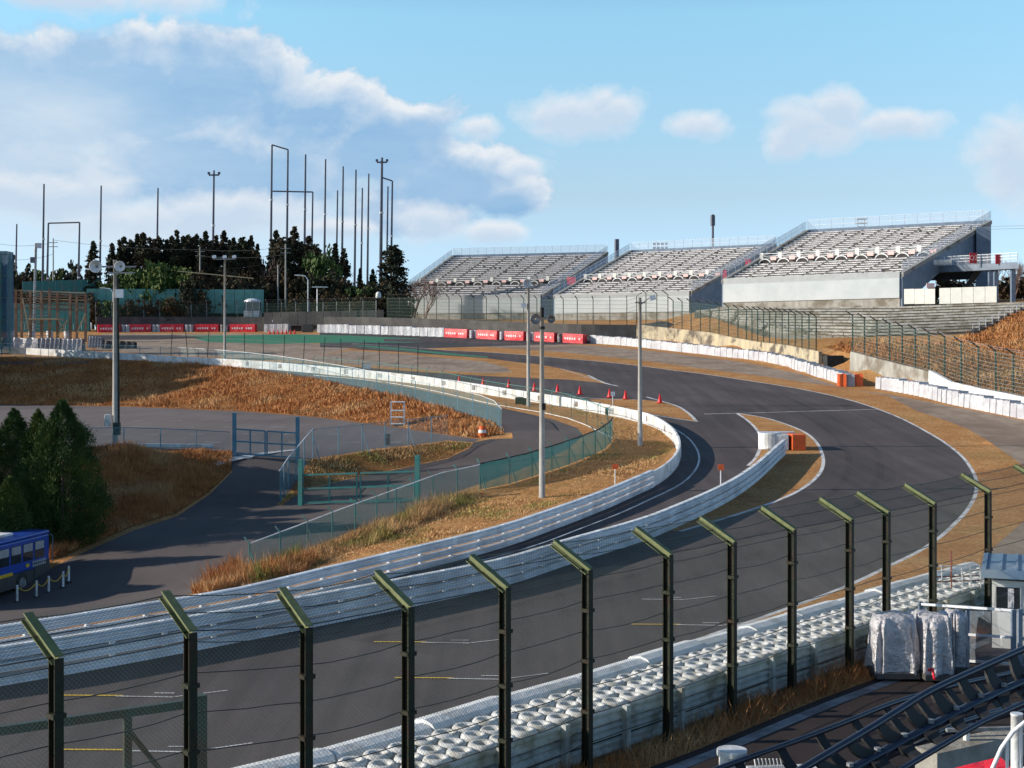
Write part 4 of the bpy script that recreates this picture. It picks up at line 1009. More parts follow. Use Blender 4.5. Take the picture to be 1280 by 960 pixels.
    build('back_wall', MB().hexa([(a2[0], a2[1], zq), (b2[0], b2[1], zq), (b2[0], b2[1] + .5, zq), (a2[0], a2[1] + .5, zq), (a2[0], a2[1], zt + .4), (b2[0], b2[1], zt + .4), (b2[0], b2[1] + .5, zt + .4), (a2[0], a2[1] + .5, zt + .4)]), MM['stand_steel'], t)
    m = MB(); L = math.hypot(b2[0] - a2[0], b2[1] - a2[1])
    for k in range(int(L / 2) + 1):
        u = k * 2 / L; x, y = a2[0] + (b2[0] - a2[0]) * u, a2[1] + (b2[1] - a2[1]) * u + .25; m.tube([(x, y, zt + .3), (x, y, zt + 2.0)], .035, 4)
    for h in (1.1, 2.0): m.tube([(a2[0], a2[1] + .25, zt + h), (b2[0], b2[1] + .25, zt + h)], .03, 4)
    r_ = build('rear_railing', m, MM['galv'], t)
    build('mesh_panel', MB().quad((a2[0], a2[1] + .25, zt + .4), (b2[0], b2[1] + .25, zt + .4), (b2[0], b2[1] + .25, zt + 2), (a2[0], a2[1] + .25, zt + 2)), MM['net_grey'], r_)
    # cross walkway: openings with white arches, boards
    vg = (gapv + 1) * dv; zg_ = zf + rise * (gapv + .5)
    m = MB(); A, B = P(0, vg), P(1, vg); m.tube([(A[0], A[1], zg_ + 1.3), (B[0], B[1], zg_ + 1.3)], .05, 4); m.tube([(A[0], A[1], zg_ + .9), (B[0], B[1], zg_ + .9)], .03, 4)
    build('walkway_railing', m, MM['galv'], t)
    for q in range(secs):
        p = P((q + .5) / secs, vg); u = Vector((d.x, d.y, 0))
        m = MB(); prof = []
        for k in range(9):
            th = math.pi * k / 8; prof.append((p[0] + u.x * 1.0 * math.cos(th) - nrm.x * -.9, p[1] + u.y * 1.0 * math.cos(th) + nrm.y * .9, zg_ - .35 + .75 * math.sin(th)))
        m.tube(prof, .11, 4); build('opening_arch', m, MM['white'], t)
        p = P((q + .16) / secs, vg); build('white_board', MB().box((p[0], p[1], zg_ + .95), (.65, .08, .95), math.atan2(d.y, d.x)), MM['white_board'], t)
        p = P((q + .86) / secs, vg); build('pink_board', MB().box((p[0] + nrm.x * .3, p[1] + nrm.y * .3, zg_ + .5), (1.0, .1, .55), math.atan2(d.y, d.x)), MM['pink'], t)
    return t, P, d, nrm
def xy(px, d): return ((px - CX) / F * d, d)
zz = lambda py, d: CZ - (py - HY) / F * d
st3, PP3, d3, n3_ = stand('right grandstand, nearest and tallest, with a blue grey walkway on its right end', xy(905, 205), xy(1125, 187), xy(1010, 223), xy(1236, 207), zz(352, 205), zz(290, 223), zz(378, 196), 21, 8, 9, True)
st2, *_ = stand('middle grandstand, between the other two, behind the catch fence', xy(694, 262), xy(862, 246), xy(789, 283), xy(968, 266), zz(371, 262), zz(315, 283), zz(392, 250), 21, 7, 9)
st1, *_ = stand('left grandstand, farthest away, next to a bare tree', xy(496, 300), xy(676, 288), xy(567, 318), xy(758, 307), zz(373, 300), zz(321, 318), zz(393, 292), 19, 6, 8)
# signs on the stands
def sign(label, px, py, d, wpx, hpx, mat, parent=None, yaw=-.3, txt=None):
    x, y, z = W3(px, py, d); w_, h = wpx * d / F, hpx * d / F
    if parent is not None: o = build('red_board', MB().box((x, y, z), (w_, .15, h), yaw), mat, parent)
    else: o = tag(build('sign_board', MB().box((x, y, z), (w_, .15, h), yaw), mat, loc=(x, y, z - h / 2)), label, 'sign')
    if txt: plaque_text(txt, h * .62, MM['pink'], o, (x - .1 * math.sin(-yaw), y - .14, z), (R_(90), 0, yaw), .02)
    return o
sign('', 714.5, 351, 286, 11, 9, MM['red'], st1); sign('', 935, 330, 243, 7, 12, MM['red'], st2); sign('', 906, 343, 222, 5, 10, MM['red'], st2)
# walkway on the right end of the right stand
x0, y0, z0 = W3(1163, 328, 196); x1, y1, z1 = W3(1272, 333, 186); m = MB()
wk = lambda u, off, z: (x0 + (x1 - x0) * u + off * .1, y0 + (y1 - y0) * u + off, z)
zd = z0 - .6
build('walkway_deck', MB().hexa([wk(0, 0, zd - .9), wk(1, 0, zd - .9), wk(1, 3, zd - .9), wk(0, 3, zd - .9), wk(0, 0, zd), wk(1, 0, zd), wk(1, 3, zd), wk(0, 3, zd)]), MM['stand_steel'], st3)
for u in (.72, .78, .97): build('walkway_column', MB().box((wk(u, 1, 0)[0], wk(u, 1, 0)[1], (zd + 14) / 2 - .3), (.55, .55, zd - 14), 0), MM['stand_steel'], st3)
m = MB()
for k in range(13): p = wk(k / 12, 0, zd); m.tube([p, (p[0], p[1], p[2] + 1.3)], .04, 4)
for h in (.5, .9, 1.3): m.tube([wk(0, 0, zd + h), wk(1, 0, zd + h)], .035, 4)
rr_ = build('walkway_railing', m, MM['galv'], st3); build('mesh_panel', MB().quad(wk(0, 0, zd), wk(1, 0, zd), wk(1, 0, zd + 1.3), wk(0, 0, zd + 1.3)), MM['net_s'], rr_)
build('stair_tower', MB().box(W3(1229, 332, 203), (2.0, 2.5, 11.4), -.3), MM['stand_steel'], st3)
build('white_bracket', MB().box(W3(1171, 328, 193.5), (4.0, .5, .7), -.2), MM['white'], st3)
build('stair_flight', MB().hexa([W3(1205, 358, 195), W3(1212, 358, 195), W3(1212, 358, 197), W3(1205, 358, 197), W3(1222, 334, 193), W3(1232, 334, 193), W3(1232, 334, 195), W3(1222, 334, 195)]), MM['dark_wall'], st3)
sign('', 1216.5, 322.5, 190, 9, 13, MM['darkred'], st3, 0, 'Q2'); sign('', 1248, 324, 188, 7, 12, MM['darkred'], st3, 0)
def panels(label, a, b, h, mat, z=None):
    A, B = Vector(a), Vector(b); t = thing('panel_fence', label, 'panel fence', a); L = (B - A).length; n = max(2, int(L / 1.3)); an = math.atan2(B.y - A.y, B.x - A.x)
    for k in range(n):
        c = A.lerp(B, (k + .5) / n); build('panel', MB().box((c.x, c.y, c.z + h / 2), (L / n * .97, .07, h), an), mat, t)
    return t
panels('short white panel fence between the right grandstand and a gap', W3(1130, 380, 184.5), W3(1169, 380, 182), 19 * 183 / F, MM['white_board'])
panels('long white panel fence below the blue grey walkway', W3(1174, 380, 181), W3(1246, 378, 177), 20 * 179 / F, MM['white_board'])
sign('pale pink sign sticking up behind the short white panel fence', 1163, 357, 184, 10, 6, MM['pink'], None, 0)
# masts behind the stands
t = thing('antenna_mast', 'thin dark antenna mast standing behind the middle grandstand', 'mast', (*xy(891, 290), 24)); build('pole', MB().tube([W3(891, 320, 290), W3(891, 268, 290)], .25, 6), MM['tallpole'], t); build('antenna', MB().tube([W3(891, 282, 290), W3(891, 269, 290)], .5, 6), MM['tallpole'], t)
tag(build('chimney_post', MB().tube([W3(771, 325, 320), W3(771, 299, 320)], .55, 6), MM['tallpole'], loc=W3(771, 325, 320)), 'short thick dark post between the left and middle grandstands', 'post')
t = thing('water_tower', 'small lattice tower top showing above the right grandstand', 'tower', (*xy(1076.5, 300), 28))
for sx in (-1, 1):
    for sy in (-1, 1): build('leg', MB().tube([W3(1076.5 + sx * 4, 300, 300 + sy), W3(1076.5 + sx * 4.5, 273, 300 + sy)], .1, 4), MM['galv_d'], t)
for py in (274, 279, 284): build('ring', MB().box(W3(1076.5, py, 300), (2.2, 2.2, .2)), MM['galv_d'], t)
t = thing('frame_board', 'small frame of dark panels behind the middle grandstand railing', 'frame', W3(825, 312, 300))
for i in range(4):
    for j in range(2): build('panel', MB().box(W3(818 + i * 5, 305 + j * 5, 300), (.6, .1, .55)), MM['tallpole'], t)
build('support', MB().tube([W3(818, 311, 300), W3(833, 311, 300)], .08, 4), MM['tallpole'], t)

# concrete terrace steps below the right stand
t = thing('concrete_terrace', 'old concrete terrace steps below the right grandstand', 'terrace', W3(1080, 420, 170))
TLn = [W3(868, 389, 201), W3(905, 386, 200), W3(1125, 385, 184), W3(1300, 379, 172)]; BLn = [W3(900, 412, 200), W3(985, 420, 176), W3(1080, 423, 162), W3(1216, 417, 158)]
def lerpline(Ln, u):
    k = min(2, int(u * 3)); f = u * 3 - k; return Vector(Ln[k]).lerp(Vector(Ln[k + 1]), f)
NS = 10; cols = 24
for r in range(NS):
    m = MB()
    for c_ in range(cols):
        u0, u1 = c_ / cols, (c_ + 1) / cols; q = []
        for u in (u0, u1):
            a, b = lerpline(BLn, u), lerpline(TLn, u); q.append((a.lerp(b, r / NS), a.lerp(b, (r + 1) / NS)))
        z0, z1 = q[0][1].z, q[1][1].z
        m.hexa([(q[0][0].x, q[0][0].y, z0 - 1.6), (q[1][0].x, q[1][0].y, z1 - 1.6), (q[1][1].x, q[1][1].y, z1 - 1.6), (q[0][1].x, q[0][1].y, z0 - 1.6), (q[0][0].x, q[0][0].y, z0), (q[1][0].x, q[1][0].y, z1), (q[1][1].x, q[1][1].y, z1), (q[0][1].x, q[0][1].y, z0)])
        if (c_ * 7 + r * 3) % 5 == 0: e = q[0][0].lerp(q[1][0], .3); m.box((e.x, e.y + .5, z0 + .12), (.9, .7, .24), -.3)
    build('step', m, MM['stepc'], t); m = MB()
    for c_ in range(cols):
        u0, u1 = c_ / cols, (c_ + .985) / cols; q = [(lerpline(BLn, u).lerp(lerpline(TLn, u), (r - .12) / NS), lerpline(BLn, u).lerp(lerpline(TLn, u), (r + .3) / NS), lerpline(BLn, u).lerp(lerpline(TLn, u), (r + 1) / NS).z) for u in (u0, u1)]
        m.hexa([(q[0][0].x, q[0][0].y, q[0][2] - .12), (q[1][0].x, q[1][0].y, q[1][2] - .12), (q[1][1].x, q[1][1].y, q[1][2] - .12), (q[0][1].x, q[0][1].y, q[0][2] - .12), (q[0][0].x, q[0][0].y, q[0][2] + .12), (q[1][0].x, q[1][0].y, q[1][2] + .12), (q[1][1].x, q[1][1].y, q[1][2] + .12), (q[0][1].x, q[0][1].y, q[0][2] + .12)])
    build('bench_slab', m, MM['conc'], t)
m = MB(); 
for k in range(12):
    a, b = lerpline(BLn, 1), lerpline(TLn, 1); p = a.lerp(b, k / 11); m.tube([(p.x, p.y, p.z), (p.x, p.y, p.z + 1)], .04, 4)
a, b = lerpline(BLn, 1), lerpline(TLn, 1); m.tube([(a.x, a.y, a.z + 1), (b.x, b.y, b.z + 1)], .04, 4); build('handrail', m, MM['galv'], t)
# ---------------------------------------------------------------- poles, lamps, wires
def utility_pole(label, px, py, top, r=.17, head='lamps', d=None):
    x, y = G(px, py) if d is None else ((px - CX) / F * d, d); z = z_(x, y); zt = CZ - (top - HY) / F * y
    t = thing('lamp_pole', label, 'lamp pole', (x, y, z), 'concrete lamp poles by the track')
    build('pole', MB().tube([(x, y, z - .3), (x, y, zt)], r, 10, r * .62), MM['conc_pole'], t, smooth=True)
    def horn(cx, cz, s, dx, mat='white'):
        m = MB(); m.lathe((0, 0, 0), [(.08 * s, 0), (.12 * s, .12 * s), (.30 * s, .38 * s), (.42 * s, .44 * s), (.40 * s, .45 * s), (.1 * s, .15 * s)], 12)
        o = build('horn_speaker', MB(), MM[mat], t) if False else None
        ang = 1.35
        mm = MB(); mm.f = m.f; mm.v = [(cx + (vx * math.cos(dx) ), y - .3 - vz * math.sin(ang), cz + vy + vz * math.cos(ang)) for vx, vy, vz in m.v]
        mm.v = [(cx + vx, y - .15 - vz, cz + vy) for vx, vy, vz in m.v]
        build('horn_speaker', mm, MM[mat], t, smooth=True)
    def lampbox(cx, cz, tilt=0): build('flood_lamp', MB().box((cx, y - .15, cz), (.42, .3, .34), 0, tilt), MM['galv'], t)
    if head == 'horns':
        build('cross_arm', MB().box((x + .1, y - .2, zt - .45), (2.6, .08, .1)), MM['galv_d'], t); build('cross_arm', MB().box((x + .5, y - .2, zt - .85), (1.6, .08, .1)), MM['galv_d'], t)
        horn(x - 1.1, zt - .45, 1.0, 0); horn(x + .45, zt - .45, .85, 0); build('control_box', MB().box((x + .32, y - .2, zt - 2.2), (.45, .3, .55)), MM['galv'], t)
        build('cable_pipe', MB().tube([(x + .26, y - .05, z + 1.5), (x + .2, y - .05, zt - 1)], .06, 6), MM['green_steel'], t)
        build('meter_box', MB().box((x - .42, y - .25, z + 1.75), (.36, .3, .75)), MM['white'], t, bevel=.03); build('meter_box', MB().box((x + .2, y - .3, z + 1.2), (.45, .3, .8)), MM['green_steel2'], t, bevel=.03)
    if head == 'bar3':
        build('cross_arm', MB().box((x, y - .15, zt - .1), (2.7, .1, .12)), MM['galv_d'], t)
        for q in (-1.25, 0, 1.15): lampbox(x + q, zt + .18, .2)
    if head == 'dish':
        horn(x - .1, zt - .3, .9, 0, 'galv'); build('cross_arm', MB().box((x, y - .1, zt - .75), (.9, .08, .08)), MM['galv_d'], t); lampbox(x - .4, zt - 2.2)
    if head == 'pair':
        build('cap', MB().tube([(x, y, zt - .3), (x, y, zt + .25)], .12, 8), MM['black'], t)
        horn(x - .36, zt - .4, .7, 0, 'galv_d'); horn(x + .5, zt - .4, .55, 0, 'galv_d'); build('strap', MB().tube([(x, y, zt - .95), (x, y, zt - .8)], .16, 10), MM['black'], t)
        build('control_box', MB().box((x + .1, y - .2, zt - 5.2), (.2, .2, .35)), MM['black'], t)
    if head == 'side':
        build('cross_arm', MB().box((x, y - .1, zt - .35), (.7, .08, .08)), MM['galv_d'], t); build('cross_arm', MB().tube([(x, y - .1, zt - .5), (x + .75, y - .1, zt + .05)], .04, 4), MM['galv_d'], t); lampbox(x + .85, zt - .02, .3)
    return t
utility_pole('tall concrete pole with white horn speakers behind the low blue fence', 144, 558.5, 325, .2, 'horns')
utility_pole('concrete pole with three lamps on a crossbar in front of the red banners', 281, 455, 323, .16, 'bar3')
utility_pole('left of two close concrete poles, standing behind the white track wall bend', 660.5, 508, 350, .17, 'dish')
utility_pole('right of two close poles, nearest, standing in the brown grass by the screened fence', 677.5, 622, 390, .17, 'pair')
utility_pole('concrete pole with one side lamp in the brown grass inside the white wall', 800, 557, 372, .17, 'side')
def street_lamp(label, px, base, top, d, left=True):
    x, y, z = W3(px, base, d); zt = CZ - (top - HY) / F * d; t = thing('street_lamp', label, 'street lamp', (x, y, z)); s = -1 if left else 1
    build('pole', MB().tube([(x, y, z), (x, y, zt - .8), (x + s * .5, y, zt - .15), (x + s * 1.6, y, zt)], .09, 6), MM['galv'], t); build('lamp_head', MB().box((x + s * 1.9, y, zt), (.8, .25, .16)), MM['galv'], t, bevel=.04); return t
street_lamp('curved street lamp in front of the dark trees, right of the white hut', 385, 402, 344, 236)
street_lamp('small curved street lamp above the teal wall at the left', 141, 385, 360, 240)
# tall net poles
TP = [(55, 230, .3), (126.5, 232, .28), (197.5, 235, .28), (21, 280, .26), (60.5, 279, .3), (99.5, 278, .3), (267.5, 213, .32), (340, 181, .32), (360, 187, .3), (382, 193, .3), (391, 240, .26), (407, 199, .28), (422, 238, .24), (429, 208, .28), (445, 212, .28),
      (453, 235, .24), (461, 217, .26), (477.5, 197, .42), (485, 233, .24), (490.5, 226, .28)]
DT = 292
for i, (px, py, r) in enumerate(TP):
    b = W3(px - 2.2, 385, DT); tp = W3(px, py, DT)
    where = 'among the far left group above the teal wall' if i < 6 else ('rising from the dark wood' if i == 6 else 'in the cluster above the dark trees')
    idx = i + 1 if i < 6 else (1 if i == 6 else i - 6)
    order = sorted(range(6), key=lambda q: TP[q][0]) if i < 6 else sorted(range(7, 20), key=lambda q: TP[q][0])
    rank = (order.index(i) + 1) if i != 6 else 1
    lb = 'single tall pole with a crosshead rising from the dark wood' if i == 6 else ('thick tall pole with a platform near its top, fourth last in the cluster' if i == 17 else '%s tall thin pole from the left %s' % (nth(rank), where))
    t = thing('net_pole', lb, 'tall pole', b, 'tall poles beyond the trees')
    build('pole', MB().tube([b, tp], r, 6, r * .6), MM['tallpole'], t)
    build('joint', MB().tube([W3(px - .9, py + 68, DT), W3(px - .9, py + 70, DT)], r * 1.15, 6), MM['white'], t)
    if i in (6, 17):
        build('crosshead', MB().box((tp[0], tp[1], tp[2] - 1), (2.2, .4, .3)), MM['tallpole'], t)
        for s in (-1, 1): build('lamp', MB().box((tp[0] + s * 1.1, tp[1], tp[2] - .6), (.5, .4, .5)), MM['tallpole'], t)
for (a, b, lb) in (((340, 181), (360, 187), 'crossbar joining the two tallest net poles at their tops'), ((341, 239), (391, 240), 'long crossbar at half height in the pole cluster'), ((478, 222), (490, 226), 'short crossbar at the right end of the pole cluster'), ((60.5, 279), (99.5, 278), 'crossbar joining two shorter poles at the far left')):
    tag(build('crossbar', MB().tube([W3(*a, DT), W3(*b, DT)], .16, 5), MM['tallpole'], loc=W3(*a, DT)), lb, 'crossbar')
def wooden_pole(label, px, top, base, d, arm=True):
    b = W3(px, base, d); tp = W3(px, top, d); t = thing('power_pole', label, 'power pole', b); build('pole', MB().tube([b, tp], .16, 6, .11), MM['conc_pole'], t)
    if arm:
        for k in (1, 2): build('cross_arm', MB().box((tp[0], tp[1], tp[2] - k * .8), (1.8, .12, .12)), MM['galv_d'], t)
wooden_pole('thin power pole between the shorter net poles at the far left', 66.5, 298, 385, 262); wooden_pole('power pole in front of the dark wood with wires', 250, 309, 390, 255)
wooden_pole('pale power pole in front of the dark conifers with wires', 357, 305, 395, 245); wooden_pole('shorter pale pole left of the street lamp', 347.5, 331, 395, 248, False)
x, y, z = W3(43, 420, 215); t = thing('camera_pole', 'dark pole with a lamp and boxes rising from the wooden scaffold', 'lamp pole', (x, y, z))
build('pole', MB().tube([W3(42, 425, 215), W3(45, 304, 215)], .2, 6), MM['galv_d'], t); build('lamp', MB().box(W3(49, 307, 215), (.7, .4, .8), .4), MM['galv'], t); build('box', MB().box(W3(41, 325, 215), (.7, .4, .9)), MM['tallpole'], t)
wm = [((66, 300), (250, 312)), ((250, 312), (357, 308)), ((66, 303), (0, 305)), ((66, 318), (0, 324)), ((250, 320), (357, 318)), ((357, 322), (281, 336))]
for i, (a, b) in enumerate(wm):
    A, B = Vector(W3(*a, 255)), Vector(W3(*b, 250)); pts = []
    for k in range(9): u = k / 8; p = A.lerp(B, u); p.z -= 4 * .5 * u * (1 - u); pts.append(p)
    tag(build('power_line', MB().tube(pts, .03, 3), MM['wire'], loc=A), ['upper wire from the thin power pole to the wood', 'upper wire between the two right power poles', 'top wire running off the left edge', 'lower wire running off the left edge', 'lower wire between the two right power poles', 'wire from the pale power pole towards the three lamp pole'][i], 'wire')
for i, py in enumerate((283, 286.5)):
    tag(build('power_line', MB().tube([W3(1238, py, 260), W3(1330, py - 2, 250)], .03, 3), MM['wire'], loc=W3(1238, py, 260)), ['upper', 'lower'][i] + ' wire leaving the right grandstand to the right', 'wire')
tag(build('yellow_pipe', MB().tube([W3(222, 339, 200), W3(317, 348, 200)], .07, 5), MM['wood_pale'], loc=W3(270, 344, 200)), 'long pale yellow pipe hanging across the dark wood', 'pipe')

# ---------------------------------------------------------------- trees
def leaves_mesh(name, centers, spread, per, size, mat, r, flat=.6):
    C_ = np.repeat(np.asarray(centers, float), per, 0); n = len(C_); sp = np.repeat(np.asarray(spread, float), per)
    C_ = C_ + r.normal(0, 1, (n, 3)) * sp[:, None] * np.array([.5, .5, .5 * flat])
    a = r.normal(0, 1, (n, 3)); a /= np.linalg.norm(a, axis=1)[:, None]; b = np.cross(a, r.normal(0, 1, (n, 3))); b /= np.linalg.norm(b, axis=1)[:, None] + 1e-9
    s = size * r.uniform(.5, 1.3, (n, 1)); V_ = np.stack([C_ - a * s - b * s * .5, C_ + a * s - b * s * .5, C_ + a * s * .8 + b * s * .5, C_ - a * s * .8 + b * s * .5], 1).reshape(-1, 3)
    return mesh_np(name, V_, np.arange(4 * n).reshape(-1, 4), mat)
def conifer_protos(kind, h, w_, nclump, per, size, mat, seed, base=.06, shape=1.0, gap=0):
    r = np.random.default_rng(seed); u = r.uniform(base, 1, nclump) ** .9; rad = (w_ / 2) * np.clip((1 - u) ** shape * 1.15, .05, 1) * np.clip((u - base + .12) / .2, .45, 1)
    th = r.uniform(0, 2 * np.pi, nclump); rr = rad * r.uniform(.45, 1.02, nclump) * (1 + .15 * np.sin(th * 3 + seed))
    Cn = np.stack([rr * np.cos(th), rr * np.sin(th), u * h], 1); sp = np.clip(rad * .5, w_ * .05, w_ * .16)
    return leaves_mesh('crown', Cn, sp, per, size, mat, r)
def plant_tree(name, label, cat, crown, trunk, x, y, z, s, rz, group, sz=None):
    t = thing(name, label, cat, (x, y, z), group); t.rotation_euler = (0, 0, rz); t.scale = (s, s, sz or s)
    if crown: link('crown', crown, t)
    if trunk: link('trunk', trunk, t)
    return t
def trunk_mesh(h, r, mat, lean=.0):
    m = MB().tube([(0, 0, -.5), (lean * .3, 0, h * .4), (lean, 0, h)], r, 7, r * .2)
    for k in range(5):
        a = k * 2.4; z = h * (.3 + .12 * k); m.tube([(0, 0, z), (math.cos(a) * h * .1, math.sin(a) * h * .1, z + h * .06)], r * .35, 4, r * .1)
    me = bpy.data.meshes.new('trunk'); me.from_pydata(m.v, [], m.f); me.materials.append(mat); return me
ced = [conifer_protos('c', 16, 3.0 + .3 * k, 210, 24, .2, MM['cedar'], 20 + k, base=.16 + .05 * (k % 3), shape=[.6, .5, .75, .55, .42][k]) for k in range(5)]
cedt = trunk_mesh(14, .28, MM['bark'])
CED = [(116, 302, 1.15), (140, 305, .8), (149, 301, .8), (155, 297, 1), (163, 299, .9), (171, 293, 1), (179, 292, 1), (187, 298, 1), (193, 300, .9), (198, 295, .9), (208, 300, 1), (215, 296, .9), (221, 289, 1), (229, 296, .9), (235, 293, 1), (241, 297, .9), (246, 294, .9), (251, 299, .8), (257, 290, .9), (264, 300, .8), (270, 295, .9),
       (280, 290, 1), (287, 301, .9), (292, 298, .9), (303, 296, 1), (310, 302, .9), (314, 296, .9), (322, 306, .9), (345, 289, 1), (353, 296, 1), (361, 298, 1), (368, 285, 1.1), (377, 303, .9), (386, 296, 1.15), (395, 305, .9), (492, 306, 1.35), (419, 305, 1.1), (450, 336, .9), (466, 337, .9), (430, 312, 1)]
CED.sort(key=lambda q: q[0])
for i, (px, py, wf) in enumerate(CED):
    d = 262 + (i * 37 % 17); x = (px - CX) / F * d; zb = 12.6; zt = CZ - (py - HY) / F * d; s = (zt - zb) / 16
    lb = {0: 'lone dark cedar left of the wood, behind the white horn speaker'}.get(i, '%s dark cedar from the left in the wood below tall poles' % nth(i))
    if px == 492: lb = 'ragged dark cedar standing alone beside the left grandstand'
    t = plant_tree('cedar_tree', lb, 'tree', ced[i % 5], cedt, x, d, zb, s, i * 1.3, 'dark cedars behind the far barriers', s); t.scale = (s * wf * 1.05, s * wf * 1.05, s)
def round_crown(w_, h, n, per, size, mat, seed, flat=.8):
    r = np.random.default_rng(seed); v = r.normal(0, 1, (n, 3)); v /= np.linalg.norm(v, axis=1)[:, None]; v *= r.uniform(.55, 1.05, (n, 1)) * (1 + .18 * np.sin(v[:, :1] * 5 + seed))
    v[:, 2] = np.where(v[:, 2] < -.5, -.5, v[:, 2]); Cn = v * np.array([w_ / 2, w_ / 2, h / 2]) + np.array([0, 0, h * .55]); return leaves_mesh('crown', Cn, np.full(n, w_ * .1), per, size, mat, r, flat)
bro = [round_crown(8, 8, 90, 40, .3, MM['broad'], 5 + k) for k in range(3)]; brt = trunk_mesh(5, .25, MM['bark']); brn = [round_crown(8, 6, 80, 34, .28, MM['brown_leaf'], 15 + k) for k in range(2)]; dkb = [round_crown(8, 7, 80, 34, .34, MM['cedar'], 25 + k) for k in range(2)]
BR = [(177, 332, 250, 7.5, 'bro'), (203, 325, 246, 9.5, 'bro'), (224, 334, 247, 8, 'bro'), (160, 346, 246, 6, 'bro'), (133, 352, 250, 5, 'bro'), (404, 313, 256, 7, 'bro'), (243, 352, 243, 6, 'dkb'), (262, 345, 246, 7, 'brn'), (285, 340, 248, 8, 'dkb'), (305, 336, 262, 8, 'brn'), (318, 316, 268, 8, 'brn'),
      (325, 350, 250, 7, 'dkb'), (345, 346, 252, 7, 'dkb'), (368, 345, 252, 8, 'brn'), (392, 346, 250, 8, 'dkb'), (418, 347, 250, 8, 'dkb'), (440, 352, 250, 7, 'brn'), (458, 356, 248, 7, 'bro'), (475, 352, 248, 7, 'dkb'), (492, 358, 262, 7, 'brn'), (430, 366, 240, 5, 'brn'), (408, 368, 240, 5, 'brn'), (375, 366, 240, 5, 'brn'), (452, 370, 238, 5, 'brn'), (475, 372, 238, 5, 'brn'),
      (22, 332, 300, 9, 'dkb'), (45, 338, 310, 8, 'bro'), (85, 334, 310, 9, 'dkb'), (68, 342, 305, 7, 'bro'), (8, 345, 290, 8, 'dkb'), (215, 372, 239, 4, 'brn'), (190, 374, 239, 4, 'brn'), (165, 374, 239, 4, 'brn'), (140, 374, 239, 4, 'bro'), (125, 376, 239, 3.5, 'brn'), (10, 368, 244, 8, 'brn'), (35, 370, 244, 8, 'dkb'), (62, 369, 244, 8, 'brn'), (88, 370, 244, 8, 'brn'), (112, 368, 244, 7, 'dkb')]
BR.sort(key=lambda q: q[0])
for i, (px, py, d, w_, kd) in enumerate(BR):
    P_ = {'bro': bro, 'brn': brn, 'dkb': dkb}[kd]; x = (px - CX) / F * d; zb = 12.4; zt = CZ - (py - HY) / F * d; H_ = {'bro': 8.4, 'brn': 6.6, 'dkb': 7.4}[kd]
    kind = {'bro': 'olive green round', 'brn': 'brown leaved', 'dkb': 'dark round'}[kd]
    t = plant_tree('bush_tree', '%s bushy tree, %s from the left behind the far fence' % (kind, nth(i + 1)), 'tree', P_[i % len(P_)], brt, x, d, zb, 1, i * 2.1, 'bushy trees behind the far fence'); t.scale = (w_ / 8, w_ / 8, max(.3, (zt - zb) / H_))
def bare_tree(h, seed, depth=5):
    r = random.Random(seed); m = MB()
    def br(p, d_, L, rad, k):
        q = p + d_ * L; m.tube([p, p.lerp(q, .5) + Vector((r.uniform(-.05, .05) * L, r.uniform(-.05, .05) * L, 0)), q], rad, 4 if k > 1 else 3, rad * .6, cap=False)
        if k == 0: return
        for _ in range(3 if k > 1 else 4):
            nd = (d_ + Vector((r.uniform(-.75, .75), r.uniform(-.75, .75), r.uniform(-.15, .5)))).normalized(); br(p.lerp(q, r.uniform(.65, 1)), nd, L * r.uniform(.6, .82), rad * .55, k - 1)
    br(Vector((0, 0, 0)), Vector((0, 0, 1)), h * .28, h * .022, depth); me = bpy.data.meshes.new('branches'); me.from_pydata(m.v, [], m.f); me.materials.append(MM['twig']); return me
bt = [bare_tree(9, k) for k in (1, 2, 3)]
BT = [(519, 314, 285, 'bare reddish tree close to the left end of the left grandstand'), (533, 322, 290, 'thin bare tree touching the left end of the left grandstand'), (508, 330, 280, 'small bare tree between the ragged cedar and the left grandstand'), (1248, 292, 230, 'bare tree right of the right grandstand, behind the walkway'), (1268, 296, 228, 'bare tree near the right edge of the picture behind the walkway'),
      (1290, 300, 226, 'bare tree at the very right edge'), (1200, 325, 225, 'bare tree seen under the blue grey walkway'), (1218, 330, 222, 'small bare tree under the walkway beside the stair'), (335, 300, 262, 'bare tree among the dark cedars'), (300, 318, 258, 'bare brown tree in front of the wood'), (1236, 300, 240, 'bare tree just behind the stair tower'), (1182, 332, 226, 'bare tree left of the others under the walkway')]
for i, (px, py, d, lb) in enumerate(BT):
    x = (px - CX) / F * d; zb = 13.0 if px < 700 else 14.2; zt = CZ - (py - HY) / F * d; t = thing('bare_tree', lb, 'tree', (x, d, zb), 'bare winter trees'); t.rotation_euler = (0, 0, i * 1.7); s = (zt - zb) / 9.6; t.scale = (s, s, s); link('branches', bt[i % 3], t)
for i, (px, py, d, w_) in enumerate([(1182, 346, 226, 8), (1203, 349, 224, 9), (1262, 345, 232, 10), (1290, 340, 230, 9)]):
    x = (px - CX) / F * d; t = plant_tree('bush_tree', ['left most', 'second', 'third', 'rightmost'][i] + ' brown bush behind the walkway columns', 'bush', brn[i % 2], brt, x, d, 14, 1, i, 'bushes behind the walkway'); t.scale = (w_ / 8, w_ / 8, (CZ - (py - HY) / F * d - 14) / 6.6)
